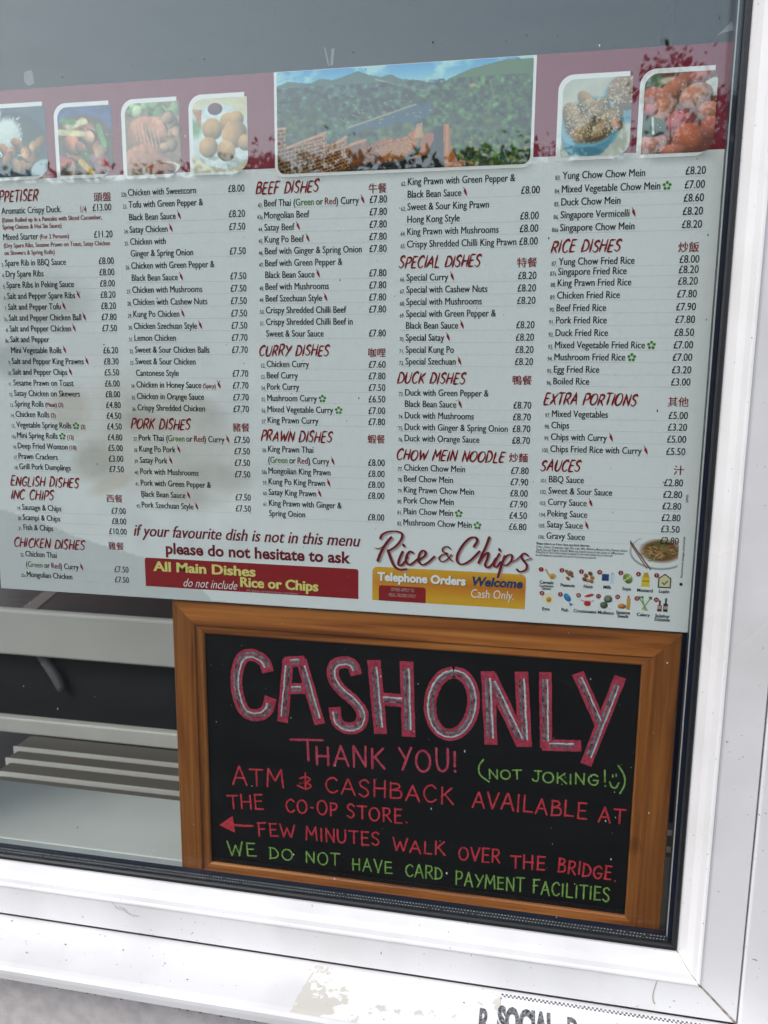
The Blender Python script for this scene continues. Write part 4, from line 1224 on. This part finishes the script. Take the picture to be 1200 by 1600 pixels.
def paint_icon(kind):
    P_ = Pic(22, 24, (238, 241, 240))
    e_ = P_.ell
    if kind == 'cereal':
        for k in range(7): e_(.2 + .05 * k, .2 + .07 * k, .09, .06, (206, 168, 96), .8)
        e_(.7, .6, .26, .2, (216, 170, 84)); e_(.66, .68, .18, .14, (190, 140, 60))
    elif kind == 'peanut':
        for (x_, y_) in ((.35, .3), (.5, .45), (.7, .55), (.45, .75), (.65, .35)): e_(x_, y_, .2, .12, (150, 104, 70), .7, .2, .4)
    elif kind == 'nuts':
        for (x_, y_, c_) in ((.3, .4, (150, 92, 50)), (.6, .25, (110, 70, 40)), (.75, .5, (190, 130, 60)), (.4, .7, (206, 160, 100)), (.7, .75, (180, 120, 70)), (.2, .65, (130, 70, 40))): e_(x_, y_, .2, .14, c_, .6, .2, .4)
    elif kind == 'milk':
        P_.poly([(.1, .15), (.6, .15), (.6, .9), (.1, .9)], (236, 238, 240)); P_.poly([(.1, .3), (.6, .3), (.6, .75), (.1, .75)], (38, 62, 120)); P_.poly([(.68, .3), (.95, .3), (.95, .92), (.68, .92)], (206, 222, 236)); P_.poly([(.76, .15), (.88, .15), (.9, .3), (.73, .3)], (150, 186, 220))
    elif kind == 'soya':
        e_(.5, .5, .4, .3, (120, 156, 66), .9, .1, .4)
        for k in range(3): e_(.32 + .17 * k, .62 - .12 * k, .1, .1, (216, 214, 160), 0, .2, .3)
    elif kind == 'mustard':
        P_.poly([(.25, .35), (.75, .35), (.8, .95), (.2, .95)], (226, 200, 50)); P_.poly([(.38, .02), (.62, .02), (.75, .35), (.25, .35)], (212, 160, 40)); P_.poly([(.22, .55), (.78, .55), (.78, .62), (.22, .62)], (190, 130, 30))
    elif kind == 'lupin':
        P_.poly([(.05, .3), (.5, .02), (.95, .3), (.95, .95), (.05, .95)], (44, 60, 40)); P_.poly([(.12, .36), (.5, .1), (.88, .36), (.88, .88), (.12, .88)], (224, 214, 170)); P_.seg((.35, .6), (.48, .72), .05, (50, 80, 40)); P_.seg((.48, .72), (.7, .5), .05, (50, 80, 40))
    elif kind == 'egg':
        e_(.5, .5, .46, .42, (244, 236, 206), .6, .1); e_(.52, .55, .2, .19, (222, 150, 40), 0, .15, .3)
    elif kind == 'fish':
        e_(.45, .4, .36, .2, (52, 138, 200), .9, .08, .3); P_.poly([(.6, .7), (.9, .85), (.65, .98)], (40, 118, 184))
    elif kind == 'crab':
        e_(.6, .18, .36, .1, (200, 40, 36), -.3, .1, .3); e_(.5, .72, .26, .18, (196, 36, 34), 0, .1, .3)
        for k in range(4): P_.seg((.5, .7), (.08 + .28 * k, .5), .03, (196, 36, 34))
    elif kind == 'mollusc':
        e_(.62, .3, .32, .27, (104, 112, 96), 0, .1, .5); e_(.36, .72, .3, .24, (92, 98, 84), 0, .1, .5); e_(.62, .3, .2, .16, (136, 142, 122), 0, .5); P_.grain(.3, 8, 2)
    elif kind == 'sesame':
        P_.poly([(.62, .2), (.92, .2), (.92, .95), (.62, .95)], (206, 160, 70)); P_.poly([(.7, .02), (.84, .02), (.84, .2), (.7, .2)], (170, 110, 50)); e_(.32, .76, .32, .18, (206, 130, 60), 0, .1, .5)
    elif kind == 'celery':
        for (p_, q_) in (((.1, .15), (.7, .95)), ((.3, .1), (.55, .95)), ((.9, .1), (.35, .9))): P_.seg(p_, q_, .05, (128, 168, 84))
        for (x_, y_) in ((.1, .12), (.3, .08), (.85, .08), (.95, .15)): e_(x_, y_, .14, .1, (70, 122, 50), 0, .5)
    else:
        for (x_, c_, t_) in ((.28, (96, 44, 36), .2), (.72, (40, 46, 34), .05)):
            P_.poly([(x_ - .16, t_ + .35), (x_ + .16, t_ + .35), (x_ + .16, .97), (x_ - .16, .97)], c_); P_.poly([(x_ - .06, t_), (x_ + .06, t_), (x_ + .07, t_ + .36), (x_ - .07, t_ + .36)], c_); P_.poly([(x_ - .14, .6), (x_ + .14, .6), (x_ + .14, .8), (x_ - .14, .8)], (190, 160, 150))
    return P_


ICONS = [('cereal', 859.5, 898, 'Cereals', 845.5, 889.5, 854, 910), ('peanut', 889, 898, 'Peanuts', 878, 891, 887, 914.5), ('nuts', 920, 902, 'Nuts', 908.5, 893, 919, 916.5), ('milk', 949.5, 902, 'Milk', 937, 894, 949, 917.5), ('soya', 981, 904, 'Soya', 970, 895, 979, 920), ('mustard', 1009, 906, 'Mustard', 997.5, 897, 1007.5, 922.5), ('lupin', 1038.5, 908, 'Lupin', 1026, 899, 1037.5, 924),
         ('egg', 857, 935.5, 'Eggs', 846.8, 926.5, 853, 951.5), ('fish', 887.5, 936, 'Fish', 875.5, 928.5, 882.5, 953), ('crab', 918, 938, 'Crustaceans', 904, 930, 914, 955), ('mollusc', 947, 940.5, 'Molluscs', 935, 931.5, 946.5, 957.3), ('sesame', 976, 941.5, 'Sesame', 965, 932.5, 973.5, 957), ('celery', 1007.5, 943, 'Celery', 995, 935, 1005, 960.5), ('bottle', 1035.5, 945, 'Sulphur', 1025.5, 937, 1035, 962.5)]
for k, (kd, ix, iy, nm, bx_, by_, tx_, ty_) in enumerate(ICONS):
    cx, cz = mp(ix, iy)
    hw, hh = (.0072, .0082)
    io = paint_icon(kd).mesh('allergen_symbol', menu, cx - hw, cx + hw, cz - hh, cz + hh, YP)
    io['label'] = 'printed ' + {'bottle': 'bottles', 'lupin': 'bag', 'sesame': 'jar and seed'}.get(kd, kd) + ' symbol with red number'
    b_ = MB()
    c = mp(bx_, by_)
    b_.add([(c[0] + .0027 * math.cos(a), YI2, c[1] + .0027 * math.sin(a)) for a in np.linspace(0, 2 * math.pi, 12, endpoint=False)], [tuple(range(12))], INK_BOX)
    text(b_, str(k + 1), c[0], c[1] - .0012, .0026, INK_WHITE, YI3, squeeze=.8, align='c', bold=.0)
    c = mp(tx_, ty_)
    text(b_, nm, c[0], c[1] - .0016, .0036, INK_BLACK, YI2, squeeze=.95, align='c', bold=.02)
    for j, ex in enumerate({'cereal': ('Containing', 'Gluten'), 'sesame': ('Seeds',), 'bottle': ('Dioxide',)}.get(kd, ())):
        text(b_, ex, c[0], c[1] - .0052 - .0030 * j if kd == 'cereal' else c[1] - .0058, .0026 if kd == 'cereal' else .0036, INK_BLACK, YI2, squeeze=.95, align='c', bold=.02)
    FOOT.append((b_, 'symbol_caption', None, io))

# ---------------------------------------------------------------- chalkboard
BY = 0.0345
BX0, BX1, BZ0, BZ1 = -0.4338, 0.1700, 0.8322, 1.2262
board = empty('chalkboard', ((BX0 + BX1) / 2, BY, BZ0), 'cash only chalkboard in stained pine frame, lettered in pink and green', 'chalkboard')
SY = BY + .006                                   # face of the slate
FW = .0405
FPROF = [(0, BY + .019), (0, BY + .0015), (.0015, BY), (.0290, BY), (.0300, BY + .0016), (.0315, BY + .0022), (.0385, BY + .0022), (FW, BY + .0035), (FW, SY + .002), (FW - .006, SY + .002), (FW - .006, BY + .019)]
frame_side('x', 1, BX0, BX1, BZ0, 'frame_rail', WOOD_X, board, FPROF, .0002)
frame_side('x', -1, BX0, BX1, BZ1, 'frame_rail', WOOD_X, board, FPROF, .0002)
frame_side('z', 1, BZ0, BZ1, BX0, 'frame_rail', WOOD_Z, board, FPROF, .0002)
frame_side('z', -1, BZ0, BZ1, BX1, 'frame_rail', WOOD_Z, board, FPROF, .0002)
MB().box(BX0 + FW - .005, BX1 - FW + .005, SY, SY + .0018, BZ0 + FW - .005, BZ1 - FW + .005, SLATE).build('slate', board)


def chalk(name, rgb, rgb2, scale=260, hole=None):
    m = mat(name, lin(*rgb), .8, col2=lin(*rgb2), scale=scale, spec=.2)
    return m


PINK = chalk('chalk_pink', (192, 66, 88), (156, 46, 68))
ROSE = chalk('chalk_rose', (204, 78, 100), (170, 56, 78))
CRED = chalk('chalk_red', (214, 66, 78), (180, 48, 60))
CGREEN = chalk('chalk_green', (148, 192, 98), (110, 152, 72))
CGREY = chalk('chalk_grey_fill', (128, 148, 154), (40, 46, 54), 190)
CWHITE = chalk('chalk_white', (222, 226, 226), (168, 176, 180))
YC = SY - .00025


def bp(px, py): return on_y(px, py, SY)


def s3(pts): return [(320 + a / 3.158, 980 + b_ / 3.158) for a, b_ in pts]
def s4(pts): return [(680 + a / 3, 980 + b_ / 3) for a, b_ in pts]


BIG = [('C', [(1, s3([(312, 222), (292, 168), (232, 136), (182, 156), (157, 240), (163, 330), (196, 412), (252, 434), (304, 412), (326, 346)]))], 20),
       ('A', [(0, s3([(384, 468), (412, 160)])), (0, s3([(396, 172), (494, 166)])), (0, s3([(476, 160), (568, 478)])), (0, s3([(400, 302), (504, 302)]))], 18),
       ('S', [(1, s3([(748, 236), (730, 186), (688, 172), (640, 190), (634, 246), (672, 306), (738, 364), (778, 424), (762, 484), (704, 498), (654, 466), (640, 394)]))], 19),
       ('H', [(0, s3([(834, 162), (868, 526)])), (0, s3([(995, 168), (1006, 540)])), (0, s3([(852, 352), (1000, 364)]))], 21),
       ('O', [(1, [(706 + 34 * math.sin(a) + 3 * math.cos(a), 1099 - 49 * math.cos(a)) for a in np.linspace(0, 2 * math.pi, 15)])], 19),
       ('N', [(0, s4([(246, 206), (262, 550)])), (0, s4([(256, 224), (412, 552)])), (0, s4([(404, 208), (422, 560)]))], 20),
       ('L', [(0, s4([(516, 210), (520, 566)])), (0, s4([(500, 552), (684, 556)]))], 18),
       ('Y', [(0, s4([(668, 214), (778, 462)])), (0, s4([(868, 232), (706, 644)]))], 17)]
for (ch, sts, wd) in BIG:
    big = MB()
    k_ = .00070 * wd
    for lay, (mm, kw, yy) in enumerate(((PINK, 1.12, YC), (CGREY, .56, YC - .0002), (CWHITE, .13, YC - .0004), (PINK, .10, YC - .0006))):
        for (sm, pts) in sts:
            q = [np.array(bp(*p_)) for p_ in pts]
            q = smooth_line(q, 7) if sm else [q[0] * (1 - t) + q[1] * t for t in np.linspace(0, 1, 12)]
            if lay:                                 # the fill stops short of the outline's ends
                tot = sum(np.linalg.norm(q[i + 1] - q[i]) for i in range(len(q) - 1))
                trim = k_ * (.42 if ch != 'O' else 0)
                a_ = 0; keep = []
                for i in range(len(q)):
                    if i: a_ += np.linalg.norm(q[i] - q[i - 1])
                    if trim <= a_ <= tot - trim: keep.append(q[i])
                q = keep if len(keep) > 1 else q
            if lay >= 2:
                d_ = (k_ * .20 if lay == 2 else -k_ * .05)
                q2 = []
                for i in range(len(q)):
                    t = q[min(i + 1, len(q) - 1)] - q[max(i - 1, 0)]; t = t / (np.linalg.norm(t) + 1e-9)
                    q2.append(q[i] + np.array([-t[1], t[0]]) * d_ * (1 if i % 5 else .8))
                q = q2
            stroke(big, q, k_ * kw, mm, yy, cap=False, jitter=.05 if lay == 0 else .16)
    big.build('block_letter', board)['label'] = 'large pink outlined block letter ' + ch


def line_of(name, words, m, wpx, colour):
    for (s, xa, ya, xb, yb_, cap) in words:
        b_ = MB()
        p0, p1 = bp(xa, ya), bp(xb, yb_)
        h_ = bp(xa, ya - cap)[1] - p0[1]
        hand_caps(b_, s, p0, p1, h_, wpx * .00070, m, YC, slant=.02, gap=.16, wobble=.045, jitter=.16)
        b_.build('chalk_word', board)['label'] = colour + ' hand lettered ' + s


line_of('', [('T', 457.7, 1188, 508, 1190, 34), ('HANK', 494, 1195, 602, 1201, 29), ('YOU!', 624, 1203, 716, 1206, 32)], ROSE, 4.0, 'pink')
line_of('', [('ATM', 364, 1224, 443.5, 1230, 26), ('CASHBACK', 508, 1238, 708, 1256, 24), ('AVAILABLE', 738, 1260, 916.7, 1279, 25), ('AT', 935, 1283, 976, 1287, 22), ('THE', 357, 1262, 413, 1264, 21), ('CO-OP', 447, 1268, 528, 1275, 20), ('STORE.', 542, 1278, 638, 1286, 20),
                 ('FEW', 404, 1305, 461, 1308, 20), ('MINUTES', 478, 1312, 594, 1321, 20), ('WALK', 614, 1328, 695, 1336, 19), ('OVER', 716, 1342, 781, 1349, 20), ('THE', 798, 1355, 852, 1360, 20), ('BRIDGE.', 871, 1362, 963, 1376, 21)], CRED, 3.0, 'red')
b_ = MB()
stroke(b_, smooth_line([bp(*p_) for p_ in s3([(470, 745), (500, 738), (520, 750), (498, 766), (466, 768), (506, 770), (524, 784), (500, 797), (458, 780)])], 5), 3.1 * .0007, CRED, YC)
stroke(b_, [bp(*p_) for p_ in s3([(496, 718), (498, 800)])], 2.8 * .0007, CRED, YC)
b_.build('chalk_word', board)['label'] = 'red hand drawn ampersand'
b_ = MB()
tri = [bp(*p_) for p_ in s3([(72, 975), (138, 930), (150, 1012)])]
b_.add([(p_[0], YC - .0003, p_[1]) for p_ in tri], [(0, 1, 2)], CRED)
stroke(b_, [bp(*p_) for p_ in s3([(138, 974), (190, 979), (238, 980)])], 4.2 * .0007, CRED, YC, jitter=.15)
b_.build('chalk_arrow', board)['label'] = 'red chalk arrow pointing left'
line_of('', [('WE', 357, 1336, 401, 1338, 20), ('DO', 421, 1341, 458, 1344, 18), ('NOT', 478, 1347.5, 531, 1353, 18), ('HAVE', 550, 1359, 613, 1365, 18), ('CARD', 633, 1368, 692, 1374, 18), ('PAYMENT', 712, 1382, 819, 1393, 20), ('FACILITIES', 832, 1395, 953, 1408, 20)], CGREEN, 2.6, 'green')
line_of('', [('NOT', 764, 1216.5, 815, 1217.5, 14), ('JOKING', 831, 1221, 935, 1226.5, 16), ('!', 943, 1229, 950, 1229, 26)], CGREEN, 2.6, 'green')
for nm, q in (('chalk_bracket', s4([(226, 620), (206, 650), (210, 690), (252, 724)])), ('chalk_bracket', s4([(858, 648), (884, 690), (888, 735), (866, 778)])), ('chalk_smile', s4([(818, 726), (828, 748), (846, 752), (860, 730)]))):
    b_ = MB()
    stroke(b_, smooth_line([bp(*p_) for p_ in q], 6), 2.7 * .0007, CGREEN, YC, jitter=.12)
    if nm == 'chalk_smile':
        for (x_, y_) in ((832, 692), (848, 689)): stroke(b_, [bp(*p_) for p_ in s4([(x_, y_), (x_, y_ + 9)])], 2.4 * .0007, CGREEN, YC)
    b_.build(nm, board)['label'] = 'green hand drawn ' + ('smiling face' if nm == 'chalk_smile' else 'bracket')

# ---------------------------------------------------------------- set all printed lettering
def natural(parts, scale=1.0):
    pass


TXT_W = {}


def measure(strings):
    """Width of each string in letter heights, from the same typeface."""
    obs = {}
    for s in set(strings):
        c = bpy.data.curves.new('lettering', 'FONT'); c.body = s.replace(' ', '\u00a0'); c.size = 1
        o = bpy.data.objects.new('lettering', c); COL.objects.link(o); obs[s] = o
    bpy.context.view_layer.update()
    for s, o in obs.items():
        TXT_W[s] = o.dimensions.x / .682
    for o in obs.values():
        c = o.data; bpy.data.objects.remove(o); bpy.data.curves.remove(c)


measure([p_[0] for l_ in LINES for p_ in l_[1]])
for (b_, parts, x_, z_, mark) in LINES:
    xx = x_
    for (s, m, k_) in parts:
        lead = len(s) - len(s.lstrip(' '))
        trail = len(s) - len(s.rstrip(' '))
        xx += lead * .30 * CAPH * k_
        text(b_, s.strip(), xx, z_ + (.0004 if k_ < 1 else 0), CAPH * k_ * (1.04 if k_ < 1 else 1), m, YI, squeeze=SQ * (1.06 if k_ < 1 else 1), bold=0, strikes=2, spread=.00030)
        xx += TXT_W[s] * CAPH * k_ * SQ * (1.10 if k_ < 1 else 1) + (trail * .27 + .05) * CAPH
    if mark == 'c': chili(b_, xx + CAPH * .35, z_)
    if mark.startswith('l'):
        leaf(b_, xx + CAPH * .85, z_)
        if len(mark) > 1: text(b_, '(' + mark[1:] + ')', xx + CAPH * 1.75, z_, CAPH * .66, INK_RED, YI, squeeze=SQ, bold=.022)
run_text()
for b_, s in HEADS:
    b_.build('section_heading', menu)['label'] = 'red brush lettered heading ' + s
for b_ in CJK: b_.build('heading_translation', menu)
for b_ in LISTS: b_.build('dish_entry', menu)
for it in FOOT:
    o = it[0].build(it[1], it[3] if len(it) > 3 else menu)
    if it[2]: o['label'] = it[2]
TEXT_JOBS.clear()

# ---------------------------------------------------------------- bench in the shop
BENCH = mat('bench_white', (0.66, 0.65, 0.60), 0.4, 0.08, 5)
BLACKP = mat('shade_and_plinth_black', (0.012, 0.014, 0.016), 0.6, 0.3, 8)
SLATM = mat('bench_slat', (0.13, 0.12, 0.105), 0.4, 0.1, 6)
bench = empty('bench', (-1.2, 1.0, 0.10), 'white slatted bench inside the shop, left of the chalkboard', 'bench')
bx0, bx1 = -2.6, 0.6
yu = 1.16
zt, zb = on_y(130, 961, yu)[1], on_y(130, 1033, yu)[1]
b = MB().box(bx0, bx1, yu, yu + .03, zb, zt, BENCH); b.build('back_rail', bench, bevel=.008, seg=3)
zt2, zb2 = on_y(140, 1134, 1.13)[1], on_y(140, 1158, 1.13)[1]
b = MB().box(bx0, bx1, 1.13, 1.16, zb2, zt2, BENCH); b.build('back_rail', bench, bevel=.006, seg=3)
b = MB().box(bx0, bx1, 1.225, 1.24, zt2 - .06, zb + .03, BLACKP); b.build('shade_sheet', bench)  # black sheet in place of the shade between the rails
ys = [on_z(200, py, .45)[1] for py in (1163, 1188, 1207, 1229, 1243)]
for k in range(4):
    xl = -1.43 + (0.02 * k)
    b = MB().box(xl, bx1, ys[k + 1] + .008, ys[k] - .004, .428, .45 - k * .002, SLATM); so_ = b.build('seat_slat', bench, bevel=.006, seg=2)
    MB().box(xl, bx1, ys[k + 1] + .004, ys[k + 1] + .0078, .43, .4525 - k * .002, BENCH).build('slat_lit_edge', so_)  # pale strip standing in for the lit front edge of the slat
arm = MB()
pts_ = [(on_y(px, py, 1.205)[0], 1.205, on_y(px, py, 1.205)[1]) for (px, py) in ((58, 1012), (68, 1028), (79, 1044), (88, 1058), (95, 1072), (98, 1079))]
tube(arm, pts_, [.015, .015, .016, .016, .015, .013], mat('bench_bracket', (.16, .16, .16), .5), 8)
arm.build('bracket', bench, smooth=True)
for x_ in (-1.38, .5):
    for y_ in (.90, 1.10):
        MB().box(x_ - .025, x_ + .025, y_ - .025, y_ + .025, .10, .427, BENCH).build('leg', bench, bevel=.004)
# dark blue cabinet glimpsed between poster and jamb
CABM = mat('cabinet_navy', (0.012, 0.018, 0.06), 0.35, 0.3, 6)
cab = empty('cabinet', (.75, 1.2, .10), 'tall dark blue cabinet glimpsed between poster and window jamb', 'cabinet')
MB().box(.25, 1.4, 1.0, 1.5, .12, 2.3, CABM).build('carcass', cab, bevel=.006)
zz = on_y(1100, 847, .99)[1]
MB().box(.25, 1.4, .985, .998, zz - .008, zz + .008, mat('cabinet_trim', (.5, .5, .48), .4)).build('trim_strip', cab)
MB().box(.26, 1.39, 1.02, 1.48, .10, .118, BLACKP).build('plinth', cab)

# ---------------------------------------------------------------- stickers on the sill
def sill_patch(mb, pts, off, m):
    mb.add([(p[0], p[1], sill_z(p[1]) + off) for p in pts], [tuple(range(len(pts)))], m)


RES = mat('sticker_residue', (0.80, 0.79, 0.765), 0.75)
n, l = RES.node_tree.nodes, RES.node_tree.links
tc = n.new('ShaderNodeTexCoord'); t = n.new('ShaderNodeTexNoise'); t.inputs['Scale'].default_value = 34; t.inputs['Detail'].default_value = 9; t.inputs['Roughness'].default_value = .62
gr = n.new('ShaderNodeSeparateXYZ'); l.new(tc.outputs['Object'], gr.inputs[0])
mr = n.new('ShaderNodeMapRange'); l.new(gr.outputs['X'], mr.inputs[0])
l.new(tc.outputs['Object'], t.inputs['Vector'])
xa, ya = on_z(492, 1513, .797); xb, yb2 = on_z(784, 1553, .797)
mr.inputs[1].default_value = xa; mr.inputs[2].default_value = xa + .055; mr.inputs[3].default_value = .13; mr.inputs[4].default_value = -.055
ad = n.new('ShaderNodeMath'); l.new(t.outputs['Fac'], ad.inputs[0]); l.new(mr.outputs[0], ad.inputs[1])
rp = n.new('ShaderNodeValToRGB'); e_ = rp.color_ramp.elements
e_[0].position, e_[0].color = .535, (.80, .795, .785, 1); e_[1].position, e_[1].color = .55, (.60, .57, .51, 1)
l.new(ad.outputs[0], rp.inputs[0]); l.new(rp.outputs[0], n['Principled BSDF'].inputs['Base Color'])
bm_ = n.new('ShaderNodeBump'); bm_.inputs['Strength'].default_value = .4; bm_.inputs['Distance'].default_value = .0008; bm_.invert = True
l.new(rp.outputs[0], bm_.inputs['Height']); l.new(bm_.outputs[0], n['Principled BSDF'].inputs['Normal'])
res = MB()
yy0, yy1 = -.0255, -.0905
N = 14
left = [(xa + .001 * rng.uniform(-1, 1) - (k / N) * .012, yy0 + (yy1 - yy0) * k / N) for k in range(N + 1)]
vs, fs_ = [], []
for k, (x_, y_) in enumerate(left):
    vs += [(x_, y_, sill_z(y_) + .0004), (xb - .0006, y_, sill_z(y_) + .0004)]
for k in range(N): fs_.append((2 * k, 2 * k + 2, 2 * k + 3, 2 * k + 1))
res.add(vs, fs_, RES)
tag(res.build('torn_sticker'), 'torn remains of an old white sticker with beige glue patches on the sill', 'sticker')

stk = empty('distancing_sticker', (xb + .12, -.06, .79), 'white sticker with black checked border and stencil lettering on the sill', 'sticker')
STW = mat('sticker_white', (0.83, 0.835, 0.84), 0.4)
STB = mat('sticker_black', (0.02, 0.02, 0.022), 0.5, col2=(.30, .30, .30), scale=420)
sb = MB(); vs, fs_ = [], []
xr = WX1 + .0
for k in range(N + 1):
    y_ = yy0 + (yy1 - yy0) * k / N
    vs += [(xb, y_, sill_z(y_) + .0005), (xr, y_, sill_z(y_) + .0005)]
for k in range(N): fs_.append((2 * k, 2 * k + 2, 2 * k + 3, 2 * k + 1))
sb.add(vs, fs_, STW); sb.build('sticker_sheet', stk)
ck = MB(); c_ = .0023
x_ = xb; k = 0
while x_ < xr - c_:
    for r_ in range(2):
        if (k + r_) % 2 == 0:
            y0_ = yy0 - r_ * c_ - .0003; y1_ = y0_ - c_
            ck.add([(x_, y0_, sill_z(y0_) + .0008), (x_, y1_, sill_z(y1_) + .0008), (x_ + c_, y1_, sill_z(y1_) + .0008), (x_ + c_, y0_, sill_z(y0_) + .0008)], [(0, 1, 2, 3)], STB)
    x_ += c_; k += 1
ck.build('checked_border', stk)
let = MB()
lx, ly = on_z(776, 1606, .79); lx2, _ = on_z(868, 1606, .79)
hgt = .030
text(let, 'SOCIAL', lx, (on_z(776, 1581, .79)[1] - hgt,), hgt, STB, .0009, fit=lx2 - lx, bold=.06)
rx_, ry_ = on_z(748, 1600, .79)
text(let, 'R', rx_, (on_z(748, 1583, .79)[1] - hgt,), hgt, STB, .0009, fit=.012, bold=.03)
dx_, _ = on_z(886, 1606, .79)
text(let, 'D', dx_, (on_z(776, 1581, .79)[1] - hgt,), hgt, STB, .0009, fit=.012, bold=.03)
run_text()
let.build('stencil_lettering', stk)

# ---------------------------------------------------------------- small marks on glass and plastic
DIRT = mat('dirt_speck', (0.03, 0.028, 0.026), 0.7)
PALE = mat('drop_refraction_pale', (0.62, 0.63, 0.62), 0.5)
sp = MB()
for k in range(430):
    px, py = rng.uniform(2, 1150), rng.uniform(2, 1470)
    x_, z_ = on_y(px, py, .0014)
    if not (GX0 + .008 < x_ < GX1 - .008 and GZ0 + .008 < z_ < GZ1 - .01): continue
    r_ = .00022 + .0007 * rng.random() ** 3
    m_ = PALE if (py > 900 and rng.random() < .75) or rng.random() < .12 else DIRT  # drops mostly pale low down: their refraction is put into the colour
    ax = rng.uniform(.6, 1); tl = rng.uniform(1, 1.9)
    v = [(x_, .0014 - r_ * .35, z_)] + [(x_ + r_ * ax * math.cos(a), .00145, z_ + r_ * tl * math.sin(a)) for a in [i * math.pi / 4 for i in range(8)]]
    sp.add(v, [(0, 1 + i, 1 + (i + 1) % 8) for i in range(8)], m_)
tag(sp.build('glass_specks'), 'scattered dirt specks and drops in painted refraction tones on the outer pane', 'specks', kind='stuff')
# tape remains above the poster
TAPE = bpy.data.materials.new('clear_tape'); TAPE.use_nodes = True
n, l = TAPE.node_tree.nodes, TAPE.node_tree.links
tr = n.new('ShaderNodeBsdfTransparent'); mx = n.new('ShaderNodeMixShader')
nt = n.new('ShaderNodeTexNoise'); nt.inputs['Scale'].default_value = 300
mr = n.new('ShaderNodeMapRange'); mr.inputs[1].default_value = .35; mr.inputs[2].default_value = .7; mr.inputs[3].default_value = .02; mr.inputs[4].default_value = .34
l.new(nt.outputs['Fac'], mr.inputs[0]); l.new(mr.outputs[0], mx.inputs[0]); l.new(tr.outputs[0], mx.inputs[1]); l.new(n['Principled BSDF'].outputs[0], mx.inputs[2])
n['Principled BSDF'].inputs['Base Color'].default_value = (.75, .76, .78, 1)
l.new(mx.outputs[0], n['Material Output'].inputs['Surface'])
for (pts, lb) in (([(1118, 58), (1144, 33), (1146, 47), (1127, 52)], 'torn scrap of clear tape near the top right corner of the poster'),
                  ([(506, 72), (509, 76), (515, 104), (512, 101)], 'thin curl of clear tape above the landscape picture'),
                  ([(518, 76), (523, 75), (520, 102), (516, 103)], 'straight sliver of clear tape above the landscape picture'),
                  ([(38, 112), (50, 110), (54, 130), (44, 134), (37, 126)], 'crumpled bit of clear tape above the left end of the poster')):
    q = [on_y(*p_, .0287) for p_ in pts]
    b = MB()
    nn = len(q)
    v = [(p_[0], .0286, p_[1]) for p_ in q] + [(p_[0], .0290, p_[1]) for p_ in q]
    b.add(v, [tuple(range(nn)), tuple(range(nn, 2 * nn))[::-1]] + [(i, (i + 1) % nn, nn + (i + 1) % nn, nn + i) for i in range(nn)], TAPE)
    tag(b.build('tape_scrap'), lb, 'tape')
# scuff and rust run on the frame, specks on the sill
SC = mat('scuff_dirt', (0.25, 0.22, 0.2), 0.8, col2=(.6, .58, .56), scale=300)
sc = MB()
for k in range(9):
    a = np.array(on_y(172 + k * 4 + rng.uniform(-3, 3), 1412 + k * 2.0 + rng.uniform(-4, 4), -.0242)); c = np.array(on_y(186 + k * 4 + rng.uniform(-3, 8), 1419 + k * 1.8 + rng.uniform(-3, 4), -.0242))
    stroke(sc, [a, (a + c) / 2 + .0003, c], lambda t: .0009 * math.sin(math.pi * min(max(t, .05), .95)), SC, -.0243, cap=False)
tag(sc.build('scuff_mark'), 'small dark scuff on the lower left frame rail', 'scuff')
ru = MB()
stroke(ru, smooth_line([on_y(px, py, -.0242) for (px, py) in ((1029, 1527), (1024, 1540), (1020, 1555), (1021, 1564), (1023, 1568))], 5), lambda t: .0007 + .0009 * t, mat('brown_run', (.42, .37, .31), .8), -.0243)
tag(ru.build('stain_run'), 'thin brown dirt run on the lower right frame rail', 'stain')
ss = MB()
for k in range(110):
    px = rng.uniform(0, 1100); py = 1440 + px * .142 + rng.uniform(2, 80)
    x_, y_ = on_z(px, py, .792)
    if not (-.088 < y_ < -.027): continue
    r_ = .0003 + .0009 * rng.random() ** 3
    v = [(x_ + r_ * math.cos(a), y_ + r_ * .8 * math.sin(a), sill_z(y_) + .0011) for a in [i * math.pi / 3 for i in range(6)]]
    ss.add(v, [tuple(range(6))], DIRT if rng.random() < .6 else SC)
tag(ss.build('sill_specks'), 'scattered dirt specks on the outer sill', 'specks', kind='stuff')
